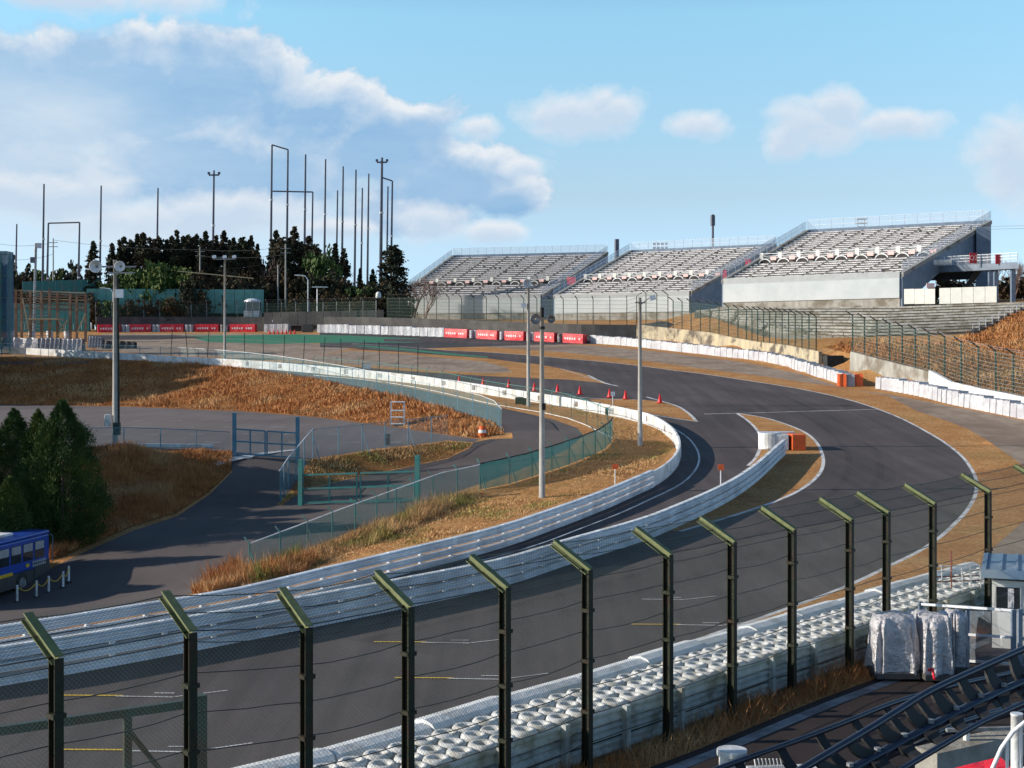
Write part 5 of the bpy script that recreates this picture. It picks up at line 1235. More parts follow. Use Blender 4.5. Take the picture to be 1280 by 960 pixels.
# near conifers at the left
NC = [(78, 500, 697, 69.5, 4.3, 1), (18, 512, 700, 73, 3.6, 2), (48, 512, 698, 71, 2.6, 3), (12, 598, 712, 64.5, 1.7, 4)]
def near_conifer(h, w_, seed, n=900, per=55, size=.055):
    r = np.random.default_rng(seed); u = r.uniform(.01, 1, n) ** 1.15; env = np.interp(u, [0, .06, .25, .5, .75, .9, 1], [.62, .88, 1, .86, .55, .25, .03]) * w_ / 2
    th = r.uniform(0, 2 * np.pi, n); lob = 1 + .12 * np.sin(th * 4 + seed) + .10 * np.sin(u * 26 + th * 2) + r.normal(0, .06, n); rr = env * lob * np.sqrt(r.uniform(.35, 1.0, n))
    Cn = np.stack([rr * np.cos(th), rr * np.sin(th), u * h * .98 + r.uniform(-.05, .1, n)], 1); sp = np.interp(u, [0, .8, 1], [.34, .26, .08])
    N_ = len(Cn) * per; C_ = np.repeat(Cn, per, 0); s_ = np.repeat(sp, per); out = C_[:, :2] / (np.linalg.norm(C_[:, :2], axis=1)[:, None] + 1e-6)
    k = r.uniform(-1, 1, N_); off = r.normal(0, .5, (N_, 3)) * s_[:, None]; C2 = C_ + off
    d_ = np.column_stack([out * .55, np.full(N_, .75)]) + r.normal(0, .35, (N_, 3)); d_ /= np.linalg.norm(d_, axis=1)[:, None]; b = np.cross(d_, r.normal(0, 1, (N_, 3))); b /= np.linalg.norm(b, axis=1)[:, None] + 1e-9
    L = size * 2.2 * r.uniform(.6, 1.5, (N_, 1)); W_ = size * .45; V_ = np.stack([C2 - b * W_, C2 + b * W_, C2 + d_ * L], 1).reshape(-1, 3)
    return mesh_np('crown', V_, np.arange(3 * N_).reshape(-1, 3), MM['conifer'])
for i, (px, top, base, d, w_, sd_) in enumerate(NC):
    x = (px - CX) / F * d; zb = z_(x, d) - .1; h = CZ - (top - HY) / F * d - zb; t = plant_tree('conifer_tree', ['large bushy green conifer beside the blue bus', 'dark conifer at the left edge, behind the large one', 'narrow conifer between the left edge tree and the large one', 'small low conifer at the left edge above the bus roof'][i], 'tree', near_conifer(h, w_, sd_, n=1000 if i == 0 else 600), trunk_mesh(h * .8, .12, MM['bark']), x, d, zb, 1, 0, 'green conifers by the service road')
# trees standing just outside the left edge; their shadows cross the road, bank and far bank
oc = [conifer_protos('o', 10, 4.6, 120, 30, .26, MM['conifer'], 60 + k, base=.05, shape=.45) for k in range(2)]
OT = [(-42, 72, 10), (-45, 76, 10.5), (-41, 80, 10), (-46, 83, 10), (-38, 68, 9), (-40, 64, 8.5), (-34, 60, 7.5), (-72, 153, 17), (-76, 157, 18), (-70, 161, 17), (-75, 166, 17.5), (-71, 170, 16), (-84, 155, 19), (-86, 163, 19), (-37, 75, 9.5), (-39, 84, 10.5), (-43, 87.5, 8), (-36, 79, 9.5), (-47, 79, 11.5), (-50, 74, 11), (-35, 71, 9), (-50, 82, 12), (-49, 85, 9)]
for i, (x, y, h) in enumerate(OT):
    t = plant_tree('conifer_tree', 'conifer outside the left edge of the view, its shadow falls across the ground', 'tree', oc[i % 2], cedt if False else None, x, y, z_(x, y), h / 10, i, 'conifers outside the left edge')
    link('trunk', trunk_mesh(8, .2, MM['bark']), t)

# ---------------------------------------------------------------- far left: scaffold, screens, huts
D0 = 205
t = thing('timber_scaffold', 'open scaffold of brown timber posts and boards at the left edge', 'scaffold', W3(60, 425, D0))
for i, (px, top, bot) in enumerate([(12, 362, 424), (20, 362, 424), (27, 362, 420), (38, 364, 422), (52, 364, 424), (62, 362, 424), (72, 365, 422), (88, 367, 422), (96, 369, 424), (107, 368, 432)]):
    build('post', MB().box(tuple((Vector(W3(px, top, D0)) + Vector(W3(px, bot + 6, D0))) / 2), (.32, .3, (bot + 6 - top) * D0 / F)), MM['wood'], t)
for k in range(8):
    y0 = 363.5 + k * 3.1; m = MB().hexa([W3(12, y0, D0 + .3), W3(107, y0 + 3.5, D0 + .3), W3(107, y0 + 3.5, D0 + .5), W3(12, y0, D0 + .5), W3(12, y0 - 1.3, D0 + .3), W3(107, y0 + 1.9, D0 + .3), W3(107, y0 + 1.9, D0 + .5), W3(12, y0 - 1.3, D0 + .5)]); build('board', m, MM['wood_pale'] if k % 3 == 0 else MM['wood'], t)
for k in range(8):
    y0 = 390 + k * 4.2; build('thin_rail', MB().tube([W3(12, y0, D0), W3(62, y0, D0)], .06, 4), MM['galv_d'], t)
for a, b in (((28, 372), (36, 412)), ((72, 400), (84, 416)), ((96, 416), (107, 392)), ((84, 400), (72, 420))): build('brace', MB().tube([W3(*a, D0 - .3), W3(*b, D0 - .3)], .13, 4), MM['wood_pale'], t)
build('platform', MB().box(W3(58, 399, D0), (4.5, 3, .2)), MM['wood_pale'], t)
for i in range(4):
    x, y, z = W3(18 + i * 22, 421, D0 + 6); tag(build('white_drum', MB().lathe((x, y, z - .6), [(0, 0), (.5, 0), (.52, .5), (.5, 1.5), (0, 1.52)], 12), MM['cover'], loc=(x, y, z - .6), smooth=True), '%s pale drum from the left behind the timber scaffold' % nth(i + 1), 'drum', 'drums behind the scaffold')
t = thing('screen_tower', 'blue green mesh covered tower at the left edge', 'screen', W3(3, 440, 180))
build('mesh_screen', MB().box(W3(-12, 376, 180), (5.2, 2.5, 13)), MM['net_dark'], t)
for px in (-36, 1, 12.5): build('frame_post', MB().tube([W3(px, 446, 178.6), W3(px, 316, 178.6)], .09, 4), MM['teal'], t)
for py in (318, 345, 372, 400, 425): build('frame_rail', MB().tube([W3(-36, py, 178.6), W3(12.5, py, 178.6)], .07, 4), MM['teal'], t)
def tarp_block(label, a, b, h, d, mat):
    A, B = Vector(W3(*a, d)), Vector(W3(*b, d)); m = MB(); n = 14; pts = []
    for i in range(n + 1):
        p = A.lerp(B, i / n); pts.append((p.x, p.y + .12 * math.sin(i * 2.2), p.z + h * (1 + .04 * math.sin(i * 1.7))))
    for i in range(n):
        a_, b_ = pts[i], pts[i + 1]; lo_a, lo_b = A.lerp(B, i / n), A.lerp(B, (i + 1) / n)
        m.quad((lo_a.x, lo_a.y - .3, lo_a.z - .4), (lo_b.x, lo_b.y - .3, lo_b.z - .4), b_, a_); m.quad(a_, b_, (b_[0], b_[1] + 1.3, b_[2] - .05), (a_[0], a_[1] + 1.3, a_[2] - .05))
        m.quad((b_[0], b_[1] + 1.3, b_[2] - .05), (a_[0], a_[1] + 1.3, a_[2] - .05), (lo_a.x, lo_a.y + 1.5, lo_a.z - .4), (lo_b.x, lo_b.y + 1.5, lo_b.z - .4))
    return tag(build('covered_stack', m, mat, loc=A), label, 'covered stack', 'covered stacks at the left')
tarp_block('left covered stack with folded silver sheet below the scaffold', (-20, 436), (48, 436), 1.5, 186, MM['silver'])
tarp_block('middle covered stack of blue grey sheet below the scaffold', (49, 436), (75, 436), 1.45, 186, MM['cover_grey']); tarp_block('right covered stack with a pale end below the scaffold', (76, 437), (103, 436), 1.4, 186, MM['cover'])
tarp_block('pale covered stack right of the scaffold post', (110, 432), (127, 433), 1.3, 192, MM['cover_grey']); tarp_block('dark covered stack left of the tall concrete pole', (128, 434), (168, 436), 1.0, 190, MM['dark_wall'])
# teal sheet walls far left
def sheets(label, a, b, h, d1, d2, n, mat, name='sheet_wall'):
    A, B = Vector(W3(*a, d1)), Vector(W3(*b, d2)); t = thing(name, label, 'sheet wall', A); an = math.atan2(B.y - A.y, B.x - A.x); L = (B - A).length
    for k in range(n):
        c = A.lerp(B, (k + .5) / n); build('sheet', MB().box((c.x, c.y, c.z + h / 2), (L / n * .96, .1, h), an), mat, t)
sheets('teal sheet wall behind the scaffold at the left', (28, 374), (125, 370), 3.3, 255, 262, 12, MM['teal']); sheets('long green sheet fence low behind the scaffold', (-30, 415), (112, 414), 4.9, 232, 232, 14, MM['teal'])
sheets('pale teal sheet wall in front of the round green trees', (108, 391), (330, 392), 4.3, 242.5, 243.5, 18, M_('pale_teal_sheet', (.12, .30, .27), (.09, .24, .22), .6, 1))
t = thing('control_hut', 'small white hut with a rounded roof behind the last red banner', 'hut', W3(316, 397, 240))
build('body', MB().box(W3(316, 393, 240), (2.7, 2.5, 1.2)), MM['white'], t); build('window_band', MB().box(W3(316, 382.5, 240), (2.4, 2.3, 1.7)), MM['glass'], t)
for px in (308, 316, 324): build('window_post', MB().box(W3(px, 382.5, 238.8), (.12, .15, 1.7)), MM['white'], t)
m = MB(); c = W3(316, 376.5, 240); m.lathe(c, [(1.55, -.15), (1.5, .1), (.9, .4), (0, .5)], 16); build('roof', m, MM['galv'], t)
t = thing('shelter', 'low shelter with a thin flat roof right of the white hut', 'shelter', W3(400, 405, 236)); build('roof', MB().box(W3(400, 359, 236), (2.6, 1.6, .15)), MM['galv'], t); build('post', MB().tube([W3(396.5, 405, 236), W3(396.5, 359, 236)], .09, 5), MM['galv'], t)
for i, (px, py, c_) in enumerate([(343, 400, 'bus_blue'), (352, 400, 'white'), (368, 398, 'white'), (419, 396, 'galv'), (438, 398, 'white'), (473, 367, 'white')]):
    x, y, z = W3(px, py, 237); tag(build('small_drum', MB().lathe((x, y, z - .8), [(0, 0), (.45, 0), (.5, .3), (.42, .9), (.2, 1.1), (0, 1.12)], 10), MM[c_], loc=(x, y, z - .8), smooth=True), '%s small round container behind the far barrier fence' % ['blue', 'white, left of the lamp,', 'white, nearest the lamp,', 'grey', 'white, farthest right,', 'white, highest,'][i], 'container')
sheets('low dark wall of panels behind the grey wrapped blocks', (330, 408), (480, 405), 2.4, 236, 232, 14, MM['dark_wall'], 'panel_wall')
# ---------------------------------------------------------------- cones, small markers, bits by the road
cone = MB().box((0, 0, .02), (.55, .55, .05)); cone.lathe((0, 0, .04), [(.2, 0), (.05, .8), (.0, .82)], 12)
CO = [(574, 480), (604, 482.5), (636, 484.5), (668, 489), (697, 491), (725, 493), (762, 497), (782, 499), (825, 504)]
for i, (px, py) in enumerate(CO):
    x, y = G(px, py); t = thing('traffic_cone', '%s red traffic cone from the left on the pit exit lane' % nth(i + 1), 'traffic cone', (x, y, z_(x, y)), 'red cones along the exit lane'); s = 1.0
    build('body', MB().lathe((x, y, z_(x, y) + .04), [(.22, 0), (.05, .76), (0, .78)], 12), MM['cone'], t, smooth=True); build('foot', MB().box((x, y, z_(x, y) + .03), (.62, .62, .06)), MM['cone'], t)
for i in range(7):
    x, y = G(337 + i * 5.2, 417.5); t = thing('traffic_cone', '%s small red cone from the left in front of the grey wrapped blocks' % nth(i + 1), 'traffic cone', (x, y, z_(x, y)), 'tiny red cones on the painted run off'); build('body', MB().lathe((x, y, z_(x, y)), [(.3, 0), (.3, .06), (.2, .07), (.06, .7), (0, .72)], 8), MM['cone'], t)
def marker(label, px, py, h, board, mat, d=None):
    x, y = G(px, py); z = z_(x, y); t = thing('marker_post', label, 'marker', (x, y, z)); build('post', MB().tube([(x, y, z - .1), (x, y, z + h)], .035, 6), MM['white'], t); build('board', MB().box((x, y - .06, z + h), board, 0), mat, t)
marker('small orange square marker on a post beside the double guardrail', 901, 606, 1.0, (.34, .04, .34), MM['orange']); marker('small orange marker on a post in the brown grass by the guardrail', 769, 611, 1.25, (.34, .04, .28), MM['orange'])
marker('small white board on a post behind the white track wall', 766, 518, 1.7, (.34, .05, .34), MM['white']); marker('white board on the leaning wire fence', 458, 471, 1.1, (1.0, .05, .5), MM['white'])
x, y = G(603, 546); z = z_(x, y); t = thing('traffic_barrel', 'orange and white barrel at the foot of the orange grass bank', 'barrel', (x, y, z))
build('body', MB().lathe((x, y, z), [(0, 0), (.3, 0), (.28, .35), (.24, .8), (0, .82)], 12), MM['orange'], t, smooth=True); build('band', MB().lathe((x, y, z + .3), [(.30, 0), (.285, .22)], 12), MM['white'], t)
x, y = G(762, 519); t = thing('equipment_box', 'dark little equipment box by the screened fence end', 'box', (x, y, z_(x, y))); build('case', MB().box((x, y, z_(x, y) + .35), (.7, .5, .6)), MM['dark_wall'], t)
for i, (px, py, w_) in enumerate([(649, 505, .7), (656, 506, .5)]):
    x, y = G(px, py); tag(build('green_box', MB().box((x, y, z_(x, y) + .3), (w_, .5, .6)), MM['green_steel'], loc=(x, y, z_(x, y)), bevel=.03), ['left', 'right'][i] + ' small dark green box in the grass beside the close poles', 'box')
# steel cage by the foot of the bank
x, y = G(497, 532); z = z_(x, y); t = thing('steel_cage', 'pale steel frame cage standing at the foot of the orange bank', 'cage', (x, y, z)); m = MB()
for sx in (-.55, .55):
    for sy in (-.5, .5): m.tube([(x + sx, y + sy, z), (x + sx, y + sy, z + 2.0)], .035, 4)
build('frame', m, MM['galv'], t)
for h in (.15, .7, 1.25, 1.95): build('shelf', MB().box((x, y, z + h), (1.15, 1.05, .05)), MM['galv'], t)
x, y = G(484, 556); tag(build('grey_box', MB().box((x, y, z_(x, y) + .4), (.4, .3, .8)), MM['galv_d'], loc=(x, y, z_(x, y))), 'small grey box behind the fence on the mound', 'box')
# white beam on the car park, and painted bay marks
a, b = G(130, 560.5), G(262, 561.5); t = thing('white_beam', 'long low white kerb beam behind the low blue fence', 'kerb beam', (*a, z_(*a))); build('beam', MB().tube([(a[0], a[1] + 1, z_(*a) + .15), (b[0], b[1] + 1, z_(*b) + .15)], .16, 4), MM['white'], t)
bvh_off = .012
def decal(px, py, L, W_, a, mat, name='painted_mark', xyd=None):
    x, y = xyd or G(px, py); ca, sa = math.cos(a), math.sin(a); n = max(1, int(L / .5)); m = MB()
    for i in range(n):
        P = []
        for u, v in ((i / n - .5, -.5), ((i + 1) / n - .5, -.5), ((i + 1) / n - .5, .5), (i / n - .5, .5)):
            X, Y = x + u * L * ca - v * W_ * sa, y + u * L * sa + v * W_ * ca; P.append((X, Y, z_(X, Y) + .02))
        m.quad(*P)
    tag(build(name, m, mat, loc=(x, y, z_(x, y))), kind='structure')
rr = random.Random(5)
for j, (py, n) in enumerate([(508, 9), (513, 10), (519, 10), (526, 10), (534, 9), (543, 9), (553, 8)]):
    for i in range(n):
        px = 10 + i * 58 + j * 13 + rr.uniform(-8, 8)
        if px < 560 and not (py < 500 + px * .085): decal(px, py, 1.1, .14, .08, MAT['white'])
decal(322, 568, 7, .5, .9, MAT['white']); decal(296, 572, 2, .3, .3, MAT['white'])
# starting grid marks on the near track: yellow bar with a white bracket
tdir = math.atan2(22.8, 11.3)
for i, (px, py, a_) in enumerate([(115, 870, 1.0), (500, 803, 0), (530, 848, 0), (820, 781, 0), (780, 749, 0), (120, 938, 0)]):
    x, y = G(px, py); an = -.02
    if i != 4: decal(0, 0, 1.5, .09, an, MM['yellow'], 'grid_mark', (x, y))
    decal(0, 0, 1.4, .07, an - .05, MAT['white'], 'grid_mark', (x + 1.3, y - .12)); decal(0, 0, 1.3, .05, .5, MAT['white'], 'grid_mark', (x + 2.6, y + .18)); decal(0, 0, .5, .06, an, MAT['white'], 'grid_mark', (x + 1.7, y + .22))

# ---------------------------------------------------------------- bus, chained posts
def P2(px, d): return Vector(((px - CX) / F * d, d, 0))
A = P2(61.5, 64.6); B = Vector((-22.85, 60.4, 0)); dirv = (B - A).normalized(); zb = -2.75; Lb = 9.0; nx = Vector((-dirv.y, dirv.x, 0)) * -1
if nx.x > 0: nx = -nx     # width direction, away from the viewer's side
t = thing('bus', 'blue bus with yellow stripe and grey tail at the left edge', 'bus', (A.x, A.y, zb))
def bp(s, w_, h): q = A + dirv * s + nx * w_; return (q.x, q.y, zb + h)
def bbox(s0, s1, w0, w1, h0, h1): return MB().hexa([bp(s0, w0, h0), bp(s1, w0, h0), bp(s1, w1, h0), bp(s0, w1, h0), bp(s0, w0, h1), bp(s1, w0, h1), bp(s1, w1, h1), bp(s0, w1, h1)])
build('body', bbox(0, Lb, 0, 2.3, .95, 2.42), MM['bus_blue'], t, bevel=.06); build('skirt', bbox(.02, Lb - .02, .015, 2.28, .32, .95), MM['dark_wall'], t)
build('tail_panel', bbox(-.012, 1.3, -.012, 2.31, .5, 1.25), MM['dark_wall'], t)
m = bbox(-.02, Lb, -.03, 2.33, 2.42, 2.62); build('roof', m, MM['bus_blue'], t, bevel=.08); build('roof_unit', bbox(2.2, 4.4, .5, 1.8, 2.62, 2.74), MM['white'], t, bevel=.04)
for k in range(8):
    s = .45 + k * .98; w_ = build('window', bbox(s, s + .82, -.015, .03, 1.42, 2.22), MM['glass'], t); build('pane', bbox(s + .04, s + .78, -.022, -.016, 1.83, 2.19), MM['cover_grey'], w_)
build('stripe', bbox(1.75, 2.0, -.02, .0, 1.12, 1.28), MM['yellow'], t); build('stripe', bbox(3.1, Lb, -.02, .0, .93, 1.08), MM['yellow'], t)
for k, (s0, h) in enumerate([(.35, 1.28), (.35, 1.12)]):
    m = MB()
    for i in range(7):
        s = s0 + i * .17; q = bbox(s, s + .11, -.03, -.018, h - .05, h + .06); k0 = len(m.v); m.v += q.v; m.f += [tuple(j + k0 for j in f) for f in q.f]
    build('lettering', m, MM['cover'], t)
def wheel(s):
    c = Vector(bp(s, .1, .48)); m = MB(); ax = nx.normalized()
    pr = [(.0, -.13), (.28, -.13), (.46, -.11), (.48, .0), (.46, .14), (0, .14)]; k0 = 0; n = 20; up = Vector((0, 0, 1))
    for r_, o_ in pr:
        for j in range(n): q = 2 * math.pi * j / n; p = c + dirv * (r_ * math.cos(q)) + up * (r_ * math.sin(q)) + ax * o_; m.v.append(tuple(p))
    for i in range(len(pr) - 1):
        for j in range(n): m.f.append((i * n + j, i * n + (j + 1) % n, (i + 1) * n + (j + 1) % n, (i + 1) * n + j))
    w_ = build('wheel', m, MM['rubber'], t); m = MB()
    for r_, o_ in [(0, -.14), (.24, -.14), (.27, -.16), (.27, -.13)]:
        for j in range(n): q = 2 * math.pi * j / n; p = c + dirv * (r_ * math.cos(q)) + up * (r_ * math.sin(q)) + ax * o_; m.v.append(tuple(p))
    for i in range(3):
        for j in range(n): m.f.append((i * n + j, i * n + (j + 1) % n, (i + 1) * n + (j + 1) % n, (i + 1) * n + j))
    build('rim', m, MM['galv_d'], w_)
wheel(2.35); wheel(7.0)
build('mirror_bar', MB().tube([bp(-.05, .0, 2.4), bp(-.22, -.05, 2.3), bp(-.22, -.05, 1.1)], .025, 5), MM['blue_paint'], t)
BO = [(21.5, 753), (45.7, 747), (61, 741), (79, 735), (86, 728)]; q = []
for i, (px, py) in enumerate(BO):
    x, y = G(px, py); z = z_(x, y); q.append(Vector((x, y, z + .7))); t = thing('chain_post', '%s white chain post from the left beside the bus' % nth(i + 1), 'bollard', (x, y, z), 'white chain posts by the bus')
    build('post', MB().tube([(x, y, z - .05), (x, y, z + .76)], .05, 8), MM['white'], t); build('foot', MB().tube([(x, y, z), (x, y, z + .06)], .13, 8), MM['rubber'], t)
for i in range(4):
    pts = [q[i].lerp(q[i + 1], k / 8) - Vector((0, 0, 4 * .28 * (k / 8) * (1 - k / 8))) for k in range(9)]
    tag(build('plastic_chain', MB().tube(pts, .02, 4), MM['yellow'], loc=q[i]), 'yellow chain hanging between the %s and %s white posts' % (nth(i + 1), nth(i + 2)), 'chain', 'yellow chains by the bus')

# ---------------------------------------------------------------- right foreground
def tarp(label, px0, px1, base, topl, topr, d, depth, seed, mat=None):
    r = np.random.default_rng(seed); x0, x1 = (px0 - CX) / F * d, (px1 - CX) / F * d; z0 = CZ - (base - HY) / F * d; zl, zr = CZ - (topl - HY) / F * d, CZ - (topr - HY) / F * d
    n = 72; H_ = 16; m = MB(); per = []
    W_, D_ = (x1 - x0), depth; cx, cy = (x0 + x1) / 2, d + depth / 2
    ph = r.uniform(0, 6, 8)
    for k in range(H_ + 1):
        v = k / H_
        for j in range(n):
            a = 2 * math.pi * j / n; ca, sa = math.cos(a), math.sin(a); e = .34
            sx = math.copysign(abs(ca) ** e, ca); sy = math.copysign(abs(sa) ** e, sa)
            fold = 2.0 * (.045 * math.sin(a * 11 + ph[0] + v * 1.2) + .03 * math.sin(a * 19 + ph[1] - v) + .025 * math.sin(a * 5 + ph[2] + v * 4)) * (1.15 - v * .75) + .015 * math.sin(v * 17 + a * 6 + ph[3])
            sh = (1 + fold * 1.5) * (1 - .05 * v - (.08 if k == H_ else 0))
            X = cx + W_ / 2 * sx * sh; Y = cy + D_ / 2 * sy * sh; u = (X - x0) / W_
            zt = zl + (zr - zl) * u + .04 * math.sin(a * 4 + ph[4]); m.v.append((X, Y, z0 + (zt - z0) * (v if k < H_ else 1.0) - (.05 if k == H_ - 1 else 0)))
    for k in range(H_):
        for j in range(n): m.f.append((k * n + j, k * n + (j + 1) % n, (k + 1) * n + (j + 1) % n, (k + 1) * n + j))
    c0 = len(m.v); m.v.append((cx, cy, (zl + zr) / 2 + .05)); m.f += [(H_ * n + j, H_ * n + (j + 1) % n, c0) for j in range(n)]
    t = thing('covered_stack', label, 'covered stack', (cx, cy, z0), 'silver covered stacks on the lane'); build('sheet', m, MM['silver'], t, smooth=True)
    build('pallet', MB().box((cx, cy - .05, z0 - .03), (W_ * 1.08, D_ * 1.08, .14)), MM['dark_wall'], t)
    return t
tarp('left and widest silver covered stack beside the tyre wall', 1097, 1147, 843, 777, 772, 34.3, 1.0, 1); tarp('back silver covered stack, mostly hidden behind the others', 1143, 1172, 838, 769, 768, 36.2, .8, 2)
tarp('middle silver covered stack with a ridge of bright folds', 1157, 1191, 845, 779, 770, 34.0, .9, 3); tarp('right and tallest silver covered stack next to the steel fence', 1191, 1211, 836, 768, 769, 35.0, .8, 4)
p = Vector(W3(1160, 838, 33.2)); tag(build('pink_hose', MB().tube([p, p + Vector((.1, -.05, .05)), Vector(W3(1168, 849, 32.8))], .035, 6), MM['red'], loc=p), 'short pink red hose lying in front of the covered stacks', 'hose')
# steel fence and gate
t = thing('steel_fence', 'blue grey steel mesh fence behind the silver covered stacks', 'fence', W3(1267, 838, 34.6))
def sf(px, py, d): return W3(px, py, d)
for px, t_, b_, d in ((1151, 752, 800, 37.5), (1210, 757, 815, 36.2), (1267, 762, 838, 34.6)): build('post', MB().box(tuple((Vector(sf(px, t_, d)) + Vector(sf(px, b_, d))) / 2), (.11, .11, (b_ - t_) * d / F)), MM['stand_steel'], t)
for (y0, y1, xa) in ((755, 763, 1151), (793, 797, 1210), (826, 830, 1210)):
    d0 = 37.5 if xa == 1151 else 36.2; build('rail', MB().tube([sf(xa, y0, d0), sf(1267, y1, 34.6)], .045, 4), MM['galv'], t)
build('mesh_panel', MB().quad(sf(1212, 828, 36.1), sf(1266, 831, 34.6), sf(1266, 764, 34.6), sf(1212, 759, 36.1)), MM['net_s'], t)
t = thing('steel_gate', 'blue grey steel gate at the right edge in front of the hut', 'gate', W3(1275, 838, 34.2))
for px in (1275, 1322): build('gate_post', MB().box(W3(px, 800, 34.2), (.1, .1, 1.55)), MM['stand_steel'], t)
for py in (768, 798, 832): build('gate_rail', MB().tube([W3(1275, py, 34.2), W3(1322, py, 34.2)], .04, 4), MM['stand_steel'], t)
build('mesh_panel', MB().quad(W3(1275, 832, 34.2), W3(1322, 832, 34.2), W3(1322, 768, 34.2), W3(1275, 768, 34.2)), MM['net_s'], t)
# hut
hx, hy = (1240 - CX) / F * 38.2, 38.2; t = thing('marshal_hut', 'small white hut with a blue grey roof at the right edge', 'hut', (hx, hy, 0)); hut_ = t
build('wall', MB().box((hx + 1.5, hy + 1.1, .95), (3.0, 2.2, 1.9)), MM['white_board'], t)
w_ = build('window', MB().box((hx + .42, hy - .012, 1.42), (.62, .05, .6)), MM['glass'], t); build('frame', MB().tube([(hx + .08, hy - .045, 1.1), (hx + .76, hy - .045, 1.1), (hx + .76, hy - .045, 1.74), (hx + .08, hy - .045, 1.74), (hx + .08, hy - .045, 1.1)], .025, 4), MM['galv'], w_)
build('curtain', MB().box((hx + .5, hy - .042, 1.42), (.16, .012, .54)), MM['cover'], w_)
build('door', MB().box((hx + 1.35, hy - .012, .85), (.72, .05, 1.7)), MM['white'], t)
rf = build('roof', MB().hexa([(hx - .28, hy - .35, 2.0), (hx + 3.4, hy - .35, 2.0), (hx + 3.4, hy + 2.5, 2.0), (hx - .28, hy + 2.5, 2.0), (hx - .28, hy - .35, 2.24), (hx + 3.4, hy - .35, 2.24), (hx + 3.4, hy + 2.5, 2.3), (hx - .28, hy + 2.5, 2.3)]), MM['roof_blue'], t)
for i in range(9): build('roof_rib', MB().hexa([(hx - .2 + i * .42 + a, hy - .35 + b * 2.8, 2.24 + b * .06 + c) for c in (.002, .04) for a, b in ((0, 0), (.05, 0), (.05, 1), (0, 1))]), MM['roof_blue'], rf)
hut_.rotation_euler = (0, 0, -.36)
# red and white rack over the tyre wall end
t = thing('cage_rack', 'rusty red and white tube rack beyond the tyre wall, left of the hut', 'rack', W3(1195, 752, 43))
def rk(u, w_, h): a = Vector(W3(1165, 752, 42.5)); b = Vector(W3(1226, 752, 42.5)); q = a.lerp(b, u); return (q.x + w_ * .3, q.y + w_, q.z + h)
for k, h in enumerate((.1, .38, .62, .95)):
    for w_ in (0, .9): build('rail', MB().tube([rk(0, w_, h), rk(1, w_, h + .04)], .022, 5), MM['white'] if k % 2 else MM['rust'], t)
for u in (0, .2, .4, .62, .8, 1):
    for w_ in (0, .9): build('upright', MB().tube([rk(u, w_, 0), rk(u, w_, 1.0 if u != .4 else 1.45)], .022, 5), MM['rust'] if u in (.4, 0) else MM['white'], t)
build('bin', MB().box(rk(.33, .4, .2), (.45, .4, .3)), MM['rust'], t)
# roller coaster rails
def W3s(L): return [Vector(W3(*p)) for p in L]
def samp(L, n):
    P_ = W3s(L); s = [0]
    for a, b in zip(P_, P_[1:]): s.append(s[-1] + (b - a).length)
    out = []
    for i in range(n):
        x = s[-1] * i / (n - 1); out.append(Vector([float(np.interp(x, s, [p[k] for p in P_])) for k in range(3)]))
    for _ in range(6): out = [out[0]] + [(out[i - 1] + out[i] * 2 + out[i + 1]) / 4 for i in range(1, n - 1)] + [out[-1]]
    return out
N_ = 60
R1 = samp([(905, 1020, 20.4), (1005, 960, 21.7), (1099, 904, 23.1), (1161, 864, 24.2), (1280, 811, 26.3), (1420, 755, 28.7)], N_)
R2 = samp([(1000, 1035, 20.2), (1130, 960, 22.0), (1224, 904, 23.5), (1280, 879, 24.5), (1420, 818, 26.8)], N_)
SP = samp([(960, 1025, 20.9), (1074, 958, 22.5), (1146, 919, 23.6), (1224, 878, 24.8), (1280, 853, 25.8), (1420, 795, 28.2)], N_)
t = thing('coaster_track', 'near dark blue roller coaster track with black fins, lower right corner', 'roller coaster track', SP[20])
build('rail', MB().tube(R1, .065, 10), MM['rail_blue'], t, smooth=True); build('rail', MB().tube(R2, .05, 10), MM['rail_blue'], t, smooth=True); build('spine_tube', MB().tube(SP, .10, 12), MM['rail_blue'], t, smooth=True)
def fin(a, b, w0, w1, dirn, th=.03):
    """curved plate from a (spine) to b (rail)"""
    d_ = (b - a); nr = d_.cross(dirn).normalized(); dn = dirn.normalized(); m = MB(); k0 = 0; n = 7; V_ = []
    for k in range(n):
        u = k / (n - 1); c = a.lerp(b, u); hw = (w0 + (w1 - w0) * u) * (1 - .12 * math.sin(math.pi * u)) / 2; sh = -.12 * math.sin(math.pi * u * .9)
        for s, q in ((-1, -th), (1, -th), (1, th), (-1, th)): V_.append(c + dn * (s * hw + sh) + nr * q)
    m.v = [tuple(v) for v in V_]
    for k in range(n - 1):
        for j in range(4): m.f.append((k * 4 + j, k * 4 + (j + 1) % 4, k * 4 + 4 + (j + 1) % 4, k * 4 + 4 + j))
    m.f += [(0, 1, 2, 3), tuple((n - 1) * 4 + j for j in (3, 2, 1, 0))]; return m
for i in range(7, 56, 4):
    d_ = SP[i + 1] - SP[i - 1]
    build('fin', fin(SP[i], R1[i] + Vector((0, 0, -.05)), .55, .2, d_), MM['black'], t); build('web_plate', fin(SP[i], R2[i] + Vector((0, 0, -.03)), .55, .12, d_), MM['black'], t)
    m = MB().lathe((0, 0, 0), [(0, .11), (.09, .11), (.1, .1)], 8); c = SP[i] + Vector((0, 0, .02)); m.v = [(v[0] + c.x, v[1] + c.y, v[2] + c.z) for v in m.v]; build('bolt_cap', MB().cyl(tuple(c + Vector((0, 0, .07))), .06, .06, 8), MM['galv_d'], t)
R0 = samp([(800, 1000, 22.9), (899, 960, 24.4), (980, 932, 25.6), (1055, 904, 26.9), (1114, 879, 28.2), (1190, 857, 29.8), (1280, 838, 31.8), (1420, 812, 34.5)], N_)
